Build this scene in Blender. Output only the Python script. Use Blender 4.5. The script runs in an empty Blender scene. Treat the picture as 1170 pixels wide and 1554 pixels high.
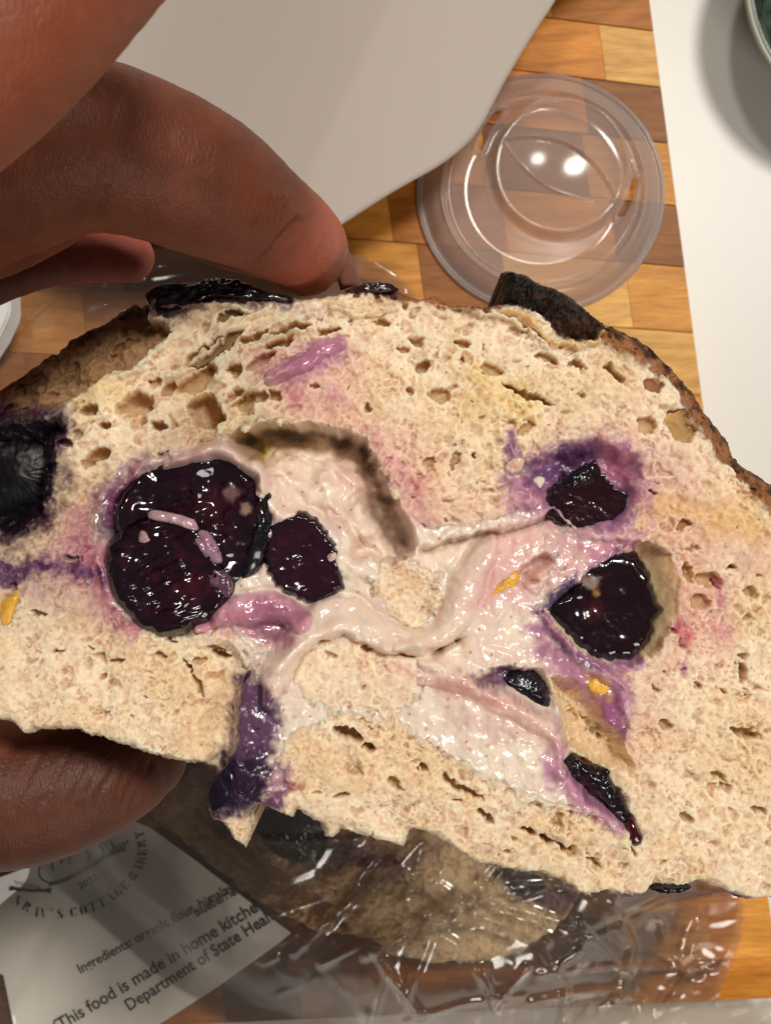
import bpy, bmesh, math, random
import numpy as np
from mathutils import Vector, Matrix

# ------------------------------------------------------------------ camera, world, lamps
S = bpy.context.scene
COL = S.collection
CAMZ = 0.40            # camera height over the board top (metres)
FPX = 1787.0           # focal length in photograph pixels
ZF = 0.22              # height of the cut face of the held slice
U = (CAMZ - ZF) / FPX  # one photograph pixel on the cut face

cam_d = bpy.data.cameras.new("camera")
cam_d.sensor_fit = 'VERTICAL'
cam_d.sensor_height = 24.0
cam_d.lens = 12.0 / (777.0 / FPX)
cam_d.clip_start = 0.005
cam_d.clip_end = 20
cam_d.dof.use_dof = True
cam_d.dof.focus_distance = CAMZ - ZF
cam_d.dof.aperture_fstop = 40
cam = bpy.data.objects.new("camera", cam_d)
cam.location = (0, 0, CAMZ)
COL.objects.link(cam)
S.camera = cam

W = bpy.data.worlds.new("World")
S.world = W
W.use_nodes = True
bgn = W.node_tree.nodes["Background"]
bgn.inputs[0].default_value = (1.0, 0.93, 0.86, 1)
bgn.inputs[1].default_value = 0.11

def lamp(name, loc, target, size, power, color):
    d = bpy.data.lights.new(name, 'AREA')
    d.shape = 'DISK'
    d.size = size
    d.energy = power
    d.color = color
    o = bpy.data.objects.new(name, d)
    o.location = loc
    o.rotation_euler = (Vector(target) - Vector(loc)).to_track_quat('-Z', 'Y').to_euler()
    COL.objects.link(o)
    return o
lamp("ceiling_lamp_key", (0.42, 0.50, 1.35), (0, 0, 0.1), 0.26, 12.0, (1.0, 0.945, 0.86))
lamp("ceiling_lamp_second", (-0.06, 0.62, 1.30), (0, 0, 0.1), 0.14, 3.8, (1.0, 0.945, 0.86))
lamp("added_fill", (0.45, -0.85, 0.85), (0, 0, 0.1), 0.4, 3.9, (1.0, 0.93, 0.84))  # unseen fill lamp, added to brighten the shaded lower side

S.view_settings.view_transform = 'Standard'
S.view_settings.look = 'None'
S.view_settings.exposure = -0.08
S.view_settings.gamma = 1
try:
    S.cycles.use_denoising = True
    S.cycles.denoiser = 'OPENIMAGEDENOISE'
    S.cycles.transparent_max_bounces = 24
    S.cycles.max_bounces = 10
    S.cycles.sample_clamp_indirect = 4
except Exception:
    pass

# ------------------------------------------------------------------ helpers
def P(px, py, z):
    d = CAMZ - z
    return Vector(((px - 585.0) * d / FPX, (777.0 - py) * d / FPX, z))

def lin(c):
    c = np.asarray(c, dtype=np.float64) / 255.0
    return np.where(c <= 0.04045, c / 12.92, ((c + 0.055) / 1.055) ** 2.4)

def tag(o, label=None, cat=None, group=None, kind=None):
    if label: o["label"] = label
    if cat: o["category"] = cat
    if group: o["group"] = group
    if kind: o["kind"] = kind
    return o

def empty(name, loc, label, cat, group=None):
    o = bpy.data.objects.new(name, None)
    o.empty_display_size = 0.01
    o.location = loc
    COL.objects.link(o)
    return tag(o, label, cat, group)

def link(name, me, mat, parent=None, smooth=True):
    o = bpy.data.objects.new(name, me)
    if mat is not None:
        for m in (mat if isinstance(mat, (list, tuple)) else [mat]):
            me.materials.append(m)
    if smooth:
        me.polygons.foreach_set("use_smooth", np.ones(len(me.polygons), dtype=bool))
    COL.objects.link(o)
    if parent is not None:
        o.parent = parent
        o.location = -Vector(parent.location)
    return o

def mesh_np(name, verts, quads, col=None, wet=None):
    verts = np.asarray(verts, dtype=np.float32)
    quads = np.asarray(quads, dtype=np.int32)
    me = bpy.data.meshes.new(name)
    k = quads.shape[1]
    me.vertices.add(len(verts))
    me.vertices.foreach_set("co", verts.ravel())
    me.loops.add(quads.size)
    me.loops.foreach_set("vertex_index", quads.ravel())
    me.polygons.add(len(quads))
    me.polygons.foreach_set("loop_start", np.arange(0, quads.size, k, dtype=np.int32))
    me.polygons.foreach_set("loop_total", np.full(len(quads), k, dtype=np.int32))
    me.update(calc_edges=True)
    me.validate()
    if col is not None:
        a = me.attributes.new("col", 'FLOAT_COLOR', 'POINT')
        c4 = np.ones((len(verts), 4), dtype=np.float32)
        c4[:, :3] = col
        a.data.foreach_set("color", c4.ravel())
    if wet is not None:
        a = me.attributes.new("wet", 'FLOAT', 'POINT')
        a.data.foreach_set("value", np.asarray(wet, dtype=np.float32))
    return me

def ss(a, b, x):
    t = np.clip((x - a) / (b - a), 0, 1)
    return t * t * (3 - 2 * t)

# ---- noise
def _tab(seed):
    return np.random.RandomState(seed)
def perlin(x, y, seed):
    r = _tab(seed)
    a = (r.rand(256, 256) * 2 * math.pi).astype(np.float32)
    gx, gy = np.cos(a), np.sin(a)
    xf, yf = np.floor(x), np.floor(y)
    xi, yi = xf.astype(np.int32) & 255, yf.astype(np.int32) & 255
    fx, fy = (x - xf).astype(np.float32), (y - yf).astype(np.float32)
    x1, y1 = (xi + 1) & 255, (yi + 1) & 255
    u = fx * fx * fx * (fx * (fx * 6 - 15) + 10)
    v = fy * fy * fy * (fy * (fy * 6 - 15) + 10)
    n00 = gx[xi, yi] * fx + gy[xi, yi] * fy
    n10 = gx[x1, yi] * (fx - 1) + gy[x1, yi] * fy
    n01 = gx[xi, y1] * fx + gy[xi, y1] * (fy - 1)
    n11 = gx[x1, y1] * (fx - 1) + gy[x1, y1] * (fy - 1)
    return ((n00 * (1 - u) + n10 * u) * (1 - v) + (n01 * (1 - u) + n11 * u) * v) * 1.41
def fbm(x, y, sc, seed, octv=4, gain=0.5):
    s, a, t = 0, 1.0, 0
    for k in range(octv):
        s = s + a * perlin(x / sc, y / sc, seed + k * 17)
        t += a
        a *= gain
        sc *= 0.5
    return s / t * 1.3
def ridged(x, y, sc, seed, octv=3):
    s, a, t = 0, 1.0, 0
    for k in range(octv):
        s = s + a * (1 - 2 * np.abs(perlin(x / sc, y / sc, seed + k * 31)))
        t += a
        a *= 0.6
        sc *= 0.5
    return s / t
def worley(x, y, seed):
    r = _tab(seed)
    jx, jy, rv = (r.rand(256, 256).astype(np.float32) for _ in range(3))
    xf, yf = np.floor(x), np.floor(y)
    xi, yi = xf.astype(np.int32), yf.astype(np.int32)
    f1 = np.full(x.shape, 9.0, np.float32); f2 = f1.copy(); rr = np.zeros(x.shape, np.float32)
    for dx in (-1, 0, 1):
        for dy in (-1, 0, 1):
            a, b = (xi + dx) & 255, (yi + dy) & 255
            d = np.hypot(xf + dx + jx[a, b] - x, yf + dy + jy[a, b] - y).astype(np.float32)
            n = d < f1
            f2 = np.where(n, f1, np.minimum(f2, d))
            rr = np.where(n, rv[a, b], rr)
            f1 = np.where(n, d, f1)
    return f1, f2, rr
def foam(x, y, sc, ang, aniso, seed, sparse=1.0):
    ca, sa = math.cos(math.radians(ang)), math.sin(math.radians(ang))
    wx = x + sc * 0.5 * perlin(x / sc, y / sc, seed + 5)
    wy = y + sc * 0.5 * perlin(x / sc, y / sc, seed + 6)
    u, v = wx * ca + wy * sa, -wx * sa + wy * ca
    f1, f2, r = worley(u / (sc * aniso), v / sc, seed)
    return ss(0.03, 0.5, f2 - f1) * r ** (1.5 * sparse)

# ---- distance fields
def poly_sd(x, y, pts):
    """signed distance, positive inside"""
    p = np.asarray(pts, dtype=np.float32)
    d = np.full(x.shape, 1e9, np.float32)
    inside = np.zeros(x.shape, bool)
    n = len(p)
    for i in range(n):
        ax, ay = p[i]; bx, by = p[(i + 1) % n]
        ex, ey = bx - ax, by - ay
        wx, wy = x - ax, y - ay
        t = np.clip((wx * ex + wy * ey) / (ex * ex + ey * ey + 1e-9), 0, 1)
        d = np.minimum(d, (wx - ex * t) ** 2 + (wy - ey * t) ** 2)
        c = (ay > y) != (by > y)
        xs = ax + (y - ay) * ex / (ey if abs(ey) > 1e-6 else 1e-6)
        inside ^= c & (x < xs)
    d = np.sqrt(d)
    return np.where(inside, d, -d)
def line_d(x, y, pts, radii=None):
    """distance to a polyline (and the radius there when radii are given)"""
    p = np.asarray(pts, dtype=np.float32)
    d = np.full(x.shape, 1e9, np.float32)
    rr = np.zeros(x.shape, np.float32)
    for i in range(len(p) - 1):
        ax, ay = p[i]; bx, by = p[i + 1]
        ex, ey = bx - ax, by - ay
        wx, wy = x - ax, y - ay
        t = np.clip((wx * ex + wy * ey) / (ex * ex + ey * ey + 1e-9), 0, 1)
        q = np.hypot(wx - ex * t, wy - ey * t)
        n = q < d
        d = np.where(n, q, d)
        if radii is not None:
            rr = np.where(n, radii[i] * (1 - t) + radii[i + 1] * t, rr)
    return (d, rr) if radii is not None else d
def smooth_pts(pts, n=4, closed=True):
    p = [Vector((a[0], a[1], 0)) for a in pts]
    out = []
    m = len(p)
    rng = range(m) if closed else range(m - 1)
    for i in rng:
        if closed:
            p0, p1, p2, p3 = p[i - 1], p[i], p[(i + 1) % m], p[(i + 2) % m]
        else:
            p0, p1, p2, p3 = p[max(i - 1, 0)], p[i], p[i + 1], p[min(i + 2, m - 1)]
        for k in range(n):
            t = k / n
            q = 0.5 * ((2 * p1) + (p2 - p0) * t + (2 * p0 - 5 * p1 + 4 * p2 - p3) * t * t + (3 * p1 - p0 - 3 * p2 + p3) * t ** 3)
            out.append((q.x, q.y))
    if not closed:
        out.append((p[-1].x, p[-1].y))
    return out

def blur(a, k):
    for ax in (0, 1):
        p = np.concatenate([np.repeat(a.take([0], ax), k + 1, ax), a, np.repeat(a.take([-1], ax), k, ax)], ax)
        c = np.cumsum(p.astype(np.float64), ax)
        n = a.shape[ax]
        a = ((c.take(range(2 * k + 1, 2 * k + 1 + n), ax) - c.take(range(0, n), ax)) / (2 * k + 1)).astype(np.float32)
    return a

class Field:
    """height, colour, wetness and label on a pixel grid of the cut face"""
    def __init__(s, x0, x1, y0, y1, step, warp=4.0, seed=1):
        s.step, s.x0, s.y0 = step, x0, y0
        xs = np.arange(x0, x1, step, dtype=np.float32)
        ys = np.arange(y0, y1, step, dtype=np.float32)
        s.x, s.y = np.meshgrid(xs, ys)
        s.wx = s.x + warp * fbm(s.x, s.y, 24, seed + 1, 3) + 0.22 * warp * perlin(s.x / 6, s.y / 6, seed + 2)
        s.wy = s.y + warp * fbm(s.x, s.y, 24, seed + 3, 3) + 0.22 * warp * perlin(s.x / 6, s.y / 6, seed + 4)
        s.h = np.zeros(s.x.shape, np.float32)
        s.c = np.zeros(s.x.shape + (3,), np.float32)
        s.w = np.zeros(s.x.shape, np.float32)
        s.cr = np.zeros(s.x.shape, np.float32)
    def win(s, pts, m):
        p = np.asarray(pts)
        i0 = max(int((p[:, 1].min() - m - s.y0) / s.step), 0); i1 = max(int((p[:, 1].max() + m - s.y0) / s.step) + 1, 1)
        j0 = max(int((p[:, 0].min() - m - s.x0) / s.step), 0); j1 = max(int((p[:, 0].max() + m - s.x0) / s.step) + 1, 1)
        return (slice(i0, i1), slice(j0, j1))
    def sd(s, pts, m=60, smooth=0, straight=False):
        if smooth: pts = smooth_pts(pts, smooth)
        w = s.win(pts, m)
        X, Y = (s.x, s.y) if straight else (s.wx, s.wy)
        return w, poly_sd(X[w], Y[w], pts)
    def ld(s, pts, m=60, radii=None, smooth=0):
        w = s.win(pts, m)
        return w, line_d(s.wx[w], s.wy[w], pts, radii)
    def paint(s, w, f, rgb, wet=None):
        f = np.clip(f, 0, 1)
        s.c[w] = s.c[w] * (1 - f[..., None]) + lin(rgb).astype(np.float32) * f[..., None]
        if wet is not None:
            s.w[w] = s.w[w] * (1 - f) + wet * f
    def stain(s, pts, rgb, soft=20, amt=1.0, wet=None, off=0, seed=9):
        """soft blot with a ragged edge"""
        w, d = s.sd(pts, soft * 2 + 10)
        if rgb[2] > rgb[1] * 1.15: rgb = (min(255, rgb[0] * 1.02), rgb[1] * 0.96, rgb[2] * 0.94)
        d = d + soft * (0.9 * fbm(s.x[w], s.y[w], soft * 1.4, seed, 3) + 0.55 * fbm(s.x[w], s.y[w], 11, seed + 3, 3))
        s.paint(w, amt * ss(-soft + off, soft + off, d), rgb, wet)
    def ridge(s, pts, h, rgb=None, wet=0.9, crev=8.0, seed=0, smooth_k=6):
        """a soft rounded fold that grows out of what is there; pts are (x, y, radius)"""
        q = [(a, b) for a, b, _ in pts]
        m = max(p[2] for p in pts) * 1.6 + 20
        w = s.win(q, m)
        nx = 4 * fbm(s.x[w], s.y[w], 34, 930 + seed, 3); ny = 4 * fbm(s.x[w], s.y[w], 34, 940 + seed, 3)
        pp = smooth_pts(q, 4, False)
        rr = np.interp(np.linspace(0, len(pts) - 1, len(pp)), range(len(pts)), [p[2] for p in pts])
        d, r_ = line_d(s.x[w] + nx, s.y[w] + ny, pp, rr)
        r_ = np.maximum(r_ * (1 + 0.25 * fbm(s.x[w], s.y[w], 40, 950 + seed, 2)), 1)
        t = d / r_
        f = ss(1.15, 0.85, t)
        base = blur(s.h[w], smooth_k)
        body = h * np.sqrt(np.clip(1 - t * t, 0, 1)) + 2.2 * fbm(s.x[w], s.y[w], 22, 960 + seed, 3) + 0.8 * fbm(s.x[w], s.y[w], 7, 961 + seed, 2)
        s.h[w] = s.h[w] * (1 - f) + (base + body) * f - crev * np.exp(-((t - 1.08) / 0.16) ** 2)
        if rgb is not None:
            n = ss(-0.3, 0.5, fbm(s.x[w], s.y[w], 26, 970 + seed, 3))
            s.paint(w, f * 0.9, rgb, wet)
            s.paint(w, f * n * 0.35, tuple(c * k for c, k in zip(rgb, (0.97, 0.88, 0.9))), wet)
        if rgb is not None: s.cr[w] = np.maximum(s.cr[w], f)
    def ell(s, cx, cy, rx, ry, ang, depth, rgb=None, amt=0.6, edge=0.35, floor=None):
        a = math.radians(ang)
        r = max(rx, ry) * 1.4
        w = s.win([(cx, cy)], r + 6)
        X, Y = s.wx[w] - cx, s.wy[w] - cy
        u = (X * math.cos(a) + Y * math.sin(a)) / rx
        v = (-X * math.sin(a) + Y * math.cos(a)) / ry
        q = np.sqrt(u * u + v * v)
        f = 1 - ss(1 - edge, 1.0, q)
        if rx > 12: s.h[w] *= 1 - 0.8 * f
        s.h[w] -= depth * f * (0.75 + 0.25 * (1 - np.clip(q, 0, 1) ** 2))
        if rgb is not None:
            s.paint(w, f * amt, rgb)

def grid_quads(ok):
    """indices of quads whose four corners are ok"""
    R, C = ok.shape
    idx = np.arange(R * C).reshape(R, C)
    q = ok[:-1, :-1] & ok[1:, :-1] & ok[:-1, 1:] & ok[1:, 1:]
    a = np.stack([idx[1:, :-1], idx[1:, 1:], idx[:-1, 1:], idx[:-1, :-1]], -1)
    return q, a

# ------------------------------------------------------------------ materials
def new_mat(name):
    m = bpy.data.materials.new(name)
    m.use_nodes = True
    nt = m.node_tree
    for n in list(nt.nodes): nt.nodes.remove(n)
    out = nt.nodes.new("ShaderNodeOutputMaterial")
    return m, nt, out
def N(nt, t, **kw):
    n = nt.nodes.new(t)
    for k, v in kw.items():
        if k in n.inputs.keys(): n.inputs[k].default_value = v
        else: setattr(n, k, v)
    return n
def noise_bump(nt, vec, specs, strength=0.5, dist=0.001):
    """chain of bumps from (scale, detail, weight)"""
    prev = None
    for sc, det, wgt in specs:
        n = N(nt, "ShaderNodeTexNoise", Scale=sc, Detail=det)
        nt.links.new(vec, n.inputs["Vector"])
        b = N(nt, "ShaderNodeBump", Strength=strength * wgt, Distance=dist)
        nt.links.new(n.outputs["Fac"], b.inputs["Height"])
        if prev: nt.links.new(prev.outputs[0], b.inputs["Normal"])
        prev = b
    return prev

def mat_attr(name, rough_dry=0.85, rough_wet=0.2, sss=0.0, sss_scale=0.002, bump=((900, 4, 1.0),), bdist=0.0006, var=0.12,
             sss_rad=(1.0, 0.5, 0.25), coat=0.0, vscale=400, spec=0.5):
    m, nt, out = new_mat(name)
    L = nt.links.new
    p = N(nt, "ShaderNodeBsdfPrincipled")
    a = N(nt, "ShaderNodeAttribute", attribute_name="col")
    w = N(nt, "ShaderNodeAttribute", attribute_name="wet")
    tc = N(nt, "ShaderNodeTexCoord")
    n = N(nt, "ShaderNodeTexNoise", Scale=vscale, Detail=5.0)
    L(tc.outputs["Object"], n.inputs["Vector"])
    mr = N(nt, "ShaderNodeMapRange")
    mr.inputs["From Min"].default_value = 0.3; mr.inputs["From Max"].default_value = 0.7
    mr.inputs["To Min"].default_value = 1 - var; mr.inputs["To Max"].default_value = 1 + var
    L(n.outputs["Fac"], mr.inputs["Value"])
    vm = N(nt, "ShaderNodeVectorMath", operation='SCALE')
    L(a.outputs["Color"], vm.inputs[0]); L(mr.outputs[0], vm.inputs["Scale"])
    L(vm.outputs[0], p.inputs["Base Color"])
    rr = N(nt, "ShaderNodeMapRange")
    rr.inputs["To Min"].default_value = rough_dry; rr.inputs["To Max"].default_value = rough_wet
    L(w.outputs["Fac"], rr.inputs["Value"])
    L(rr.outputs[0], p.inputs["Roughness"])
    p.inputs["Specular IOR Level"].default_value = spec
    if sss > 0:
        p.inputs["Subsurface Weight"].default_value = sss
        p.inputs["Subsurface Radius"].default_value = sss_rad
        p.inputs["Subsurface Scale"].default_value = sss_scale
    if coat > 0:
        cm = N(nt, "ShaderNodeMath", operation='MULTIPLY')
        cm.inputs[1].default_value = coat
        L(w.outputs["Fac"], cm.inputs[0]); L(cm.outputs[0], p.inputs["Coat Weight"])
        p.inputs["Coat Roughness"].default_value = 0.06
    b = noise_bump(nt, tc.outputs["Object"], bump, 0.6, bdist)
    L(b.outputs[0], p.inputs["Normal"])
    L(p.outputs[0], out.inputs["Surface"])
    return m

def mat_plain(name, rgb, rough=0.5, bump=None, bdist=0.0005, var=0.0, vscale=50, metallic=0, spec=0.5):
    m, nt, out = new_mat(name)
    L = nt.links.new
    p = N(nt, "ShaderNodeBsdfPrincipled")
    c = tuple(lin(rgb)) + (1,)
    p.inputs["Base Color"].default_value = c
    p.inputs["Roughness"].default_value = rough
    p.inputs["Metallic"].default_value = metallic
    p.inputs["Specular IOR Level"].default_value = spec
    tc = N(nt, "ShaderNodeTexCoord")
    if var > 0:
        n = N(nt, "ShaderNodeTexNoise", Scale=vscale, Detail=4.0)
        L(tc.outputs["Object"], n.inputs["Vector"])
        mx = N(nt, "ShaderNodeMix", data_type='RGBA')
        L(n.outputs["Fac"], mx.inputs["Factor"])
        mx.inputs["A"].default_value = tuple(x * (1 - var) for x in c[:3]) + (1,)
        mx.inputs["B"].default_value = tuple(min(1, x * (1 + var)) for x in c[:3]) + (1,)
        L(mx.outputs["Result"], p.inputs["Base Color"])
    if bump:
        b = noise_bump(nt, tc.outputs["Object"], bump, 0.5, bdist)
        L(b.outputs[0], p.inputs["Normal"])
    L(p.outputs[0], out.inputs["Surface"])
    return m

def mat_film(name, milk=0.1, milk_rgb=(230, 220, 210), rough=0.06, tint=(245, 242, 238), ior=1.5, gain=1.3, bump=None, bdist=0.0003, edge=0.15):
    """clear plastic: see-through + faint milky body + sharp reflection"""
    m, nt, out = new_mat(name)
    L = nt.links.new
    tr = N(nt, "ShaderNodeBsdfTransparent"); tr.inputs[0].default_value = tuple(lin(tint)) + (1,)
    df = N(nt, "ShaderNodeBsdfDiffuse"); df.inputs[0].default_value = tuple(lin(milk_rgb)) + (1,)
    tl = N(nt, "ShaderNodeBsdfTranslucent"); tl.inputs[0].default_value = tuple(lin(milk_rgb)) + (1,)
    ad = N(nt, "ShaderNodeMixShader"); ad.inputs[0].default_value = 0.4
    L(df.outputs[0], ad.inputs[1]); L(tl.outputs[0], ad.inputs[2])
    gl = N(nt, "ShaderNodeBsdfGlossy"); gl.inputs["Roughness"].default_value = rough
    tc = N(nt, "ShaderNodeTexCoord")
    lw = N(nt, "ShaderNodeLayerWeight", Blend=0.35)
    ma = N(nt, "ShaderNodeMath", operation='MULTIPLY_ADD'); ma.inputs[1].default_value = edge; ma.inputs[2].default_value = milk
    L(lw.outputs["Facing"], ma.inputs[0])
    m1 = N(nt, "ShaderNodeMixShader"); L(ma.outputs[0], m1.inputs[0]); L(tr.outputs[0], m1.inputs[1]); L(ad.outputs[0], m1.inputs[2])
    fr = N(nt, "ShaderNodeFresnel", IOR=ior)
    mg = N(nt, "ShaderNodeMath", operation='MULTIPLY', use_clamp=True); mg.inputs[1].default_value = gain
    L(fr.outputs[0], mg.inputs[0])
    m2 = N(nt, "ShaderNodeMixShader"); L(mg.outputs[0], m2.inputs[0]); L(m1.outputs[0], m2.inputs[1]); L(gl.outputs[0], m2.inputs[2])
    if bump:
        b = noise_bump(nt, tc.outputs["Object"], bump, 0.5, bdist)
        L(b.outputs[0], gl.inputs["Normal"]); L(b.outputs[0], fr.inputs["Normal"])
    L(m2.outputs[0], out.inputs["Surface"])
    return m

M_CRUMB = mat_attr("crumb", 0.75, 0.24, sss=1.0, sss_scale=0.0028, bump=((1700, 5, 0.3),), bdist=0.0004, var=0.12, vscale=1300, sss_rad=(1.0, 0.75, 0.5))
M_CREAM = mat_attr("cream_cheese", 0.5, 0.17, sss=0.5, sss_scale=0.0018, bump=((380, 3, 0.5), (1500, 3, 0.15)), bdist=0.0005, var=0.04, vscale=700, coat=0.6)
M_CRUST = mat_attr("crust", 0.6, 0.3, spec=0.3, bump=((1200, 6, 1.0), (3500, 4, 0.8)), bdist=0.0005, var=0.3, vscale=900)
M_BERRY = mat_attr("berry", 0.5, 0.14, bump=((260, 2, 0.4), (900, 2, 0.1)), bdist=0.0004, var=0.2, vscale=500, coat=0.3, spec=0.5)
M_ZEST = mat_attr("zest", 0.5, 0.25, sss=0.3, sss_scale=0.001, bump=((1500, 3, 0.8),), bdist=0.0003, var=0.15)
M_SKIN = mat_attr("skin", 0.6, 0.44, spec=0.35, sss=0.25, sss_scale=0.003, sss_rad=(1.0, 0.35, 0.2), bump=((650, 3, 0.35), (2600, 3, 0.4)), bdist=0.00022, var=0.08, vscale=350)
def skin_lines(m):
    nt = m.node_tree; p = [n for n in nt.nodes if n.type == 'BSDF_PRINCIPLED'][0]
    tc = [n for n in nt.nodes if n.type == 'TEX_COORD'][0]
    v = N(nt, "ShaderNodeTexVoronoi", Scale=1500.0); v.feature = 'DISTANCE_TO_EDGE'
    mp = N(nt, "ShaderNodeMapping"); mp.inputs["Scale"].default_value = (1, 0.45, 1); mp.inputs["Rotation"].default_value = (0, 0, 0.6)
    nt.links.new(tc.outputs["Object"], mp.inputs[0]); nt.links.new(mp.outputs[0], v.inputs["Vector"])
    r = N(nt, "ShaderNodeMapRange"); r.inputs["From Max"].default_value = 0.25
    nt.links.new(v.outputs["Distance"], r.inputs["Value"])
    b = N(nt, "ShaderNodeBump", Strength=0.35, Distance=0.00012)
    nt.links.new(r.outputs[0], b.inputs["Height"])
    old = p.inputs["Normal"].links[0].from_socket
    nt.links.new(old, b.inputs["Normal"]); nt.links.new(b.outputs[0], p.inputs["Normal"])
skin_lines(M_SKIN)
M_NAIL = mat_plain("nail", (176, 120, 104), 0.25)

# ------------------------------------------------------------------ counter
me = bpy.data.meshes.new("countertop")
bm = bmesh.new()
bmesh.ops.create_grid(bm, x_segments=2, y_segments=2, size=1.2)
bm.to_mesh(me); bm.free()
M_TOP = mat_plain("counter_white", (232, 230, 224), 0.38, bump=((260, 2, 0.25),), bdist=0.0003, var=0.015, vscale=500)
top = link("countertop", me, M_TOP, None, False)
top.location = (0, 0, -0.022)
tag(top, kind="structure")

# ------------------------------------------------------------------ cutting board of wood blocks
def wood_material():
    m, nt, out = new_mat("acacia_wood")
    L = nt.links.new
    p = N(nt, "ShaderNodeBsdfPrincipled", Roughness=0.42)
    p.inputs["Specular IOR Level"].default_value = 0.18
    tc = N(nt, "ShaderNodeTexCoord")
    oi = N(nt, "ShaderNodeObjectInfo")
    cmb = N(nt, "ShaderNodeCombineXYZ")
    mul = N(nt, "ShaderNodeMath", operation='MULTIPLY'); mul.inputs[1].default_value = 7.0
    L(oi.outputs["Random"], mul.inputs[0])
    for k in range(3): L(mul.outputs[0], cmb.inputs[k])
    rot = N(nt, "ShaderNodeMapping")
    rot.inputs["Scale"].default_value = (1, 7.5, 7.5)
    rz = N(nt, "ShaderNodeMapRange"); rz.inputs["To Min"].default_value = 0.75; rz.inputs["To Max"].default_value = 1.45
    L(oi.outputs["Random"], rz.inputs["Value"])
    cr = N(nt, "ShaderNodeCombineXYZ"); L(rz.outputs[0], cr.inputs[2]); L(cr.outputs[0], rot.inputs["Rotation"])
    add = N(nt, "ShaderNodeVectorMath", operation='ADD')
    L(tc.outputs["Object"], add.inputs[0]); L(cmb.outputs[0], add.inputs[1]); L(add.outputs[0], rot.inputs["Vector"])
    n1 = N(nt, "ShaderNodeTexNoise", Scale=26.0, Detail=6.0, Roughness=0.6, Distortion=0.8)
    n2 = N(nt, "ShaderNodeTexNoise", Scale=140.0, Detail=5.0)
    L(rot.outputs[0], n1.inputs["Vector"]); L(rot.outputs[0], n2.inputs["Vector"])
    n3 = N(nt, "ShaderNodeTexNoise", Scale=55.0, Detail=3.0, Distortion=1.2); L(add.outputs[0], n3.inputs["Vector"])
    ramp = N(nt, "ShaderNodeValToRGB")
    e = ramp.color_ramp.elements
    e[0].position = 0.32; e[0].color = (0.72, 0.64, 0.52, 1)
    e[1].position = 0.68; e[1].color = (1.18, 1.16, 1.12, 1)
    L(n1.outputs["Fac"], ramp.inputs[0])
    r2 = N(nt, "ShaderNodeMapRange"); r2.inputs["From Min"].default_value = 0.3; r2.inputs["From Max"].default_value = 0.7
    r2.inputs["To Min"].default_value = 0.82; r2.inputs["To Max"].default_value = 1.12
    L(n2.outputs["Fac"], r2.inputs["Value"])
    v1 = N(nt, "ShaderNodeVectorMath", operation='MULTIPLY'); L(oi.outputs["Color"], v1.inputs[0]); L(ramp.outputs[0], v1.inputs[1])
    v2 = N(nt, "ShaderNodeVectorMath", operation='SCALE'); L(v1.outputs[0], v2.inputs[0]); L(r2.outputs[0], v2.inputs["Scale"])
    kr = N(nt, "ShaderNodeValToRGB")
    kr.color_ramp.elements[0].position = 0.70; kr.color_ramp.elements[0].color = (1, 1, 1, 1)
    kr.color_ramp.elements[1].position = 0.80; kr.color_ramp.elements[1].color = (0.25, 0.16, 0.1, 1)
    L(n3.outputs["Fac"], kr.inputs[0])
    v3 = N(nt, "ShaderNodeVectorMath", operation='MULTIPLY'); L(v2.outputs[0], v3.inputs[0]); L(kr.outputs[0], v3.inputs[1])
    L(v3.outputs[0], p.inputs["Base Color"])
    b = N(nt, "ShaderNodeBump", Strength=0.15, Distance=0.0005); L(n2.outputs["Fac"], b.inputs["Height"]); L(b.outputs[0], p.inputs["Normal"])
    L(p.outputs[0], out.inputs["Surface"])
    return m
M_WOOD = wood_material()
board = empty("cutting_board", (0, 0, -0.022), "acacia butcher block cutting board of honey and dark brown blocks under the lid and bag", "cutting board")
rnd = random.Random(11)
edge_x = lambda y: 985 + (y) * 78 / 590.0
row_y = [-230, -138, -45, 47, 132, 217, 312, 405, 505, 600, 697, 795, 893, 992, 1091, 1189, 1287, 1385, 1452, 1514]
slope = lambda y: 0.13 - 0.16 * (y - 47) / 1338
def row_line(k, x):
    y = row_y[k]
    return y - (edge_x(y) - x) * slope(y) * (1.0)
HONEY, LIGHT, BROWN, DARK, ORANGE = (224, 158, 72), (240, 186, 106), (190, 122, 52), (150, 96, 44), (216, 142, 56)
fixed = {2: [(150, BROWN), (130, HONEY)], 3: [(82, LIGHT), (150, ORANGE)], 4: [(118, DARK), (130, ORANGE)],
         5: [(130, HONEY), (150, DARK)], 6: [(100, DARK), (165, HONEY)], 7: [(90, HONEY), (185, LIGHT)], 8: [(175, LIGHT), (130, HONEY)],
         9: [(120, HONEY)], 17: [(95, HONEY)], 18: [(130, ORANGE), (200, HONEY)], 16: [(140, HONEY)]}
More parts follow.
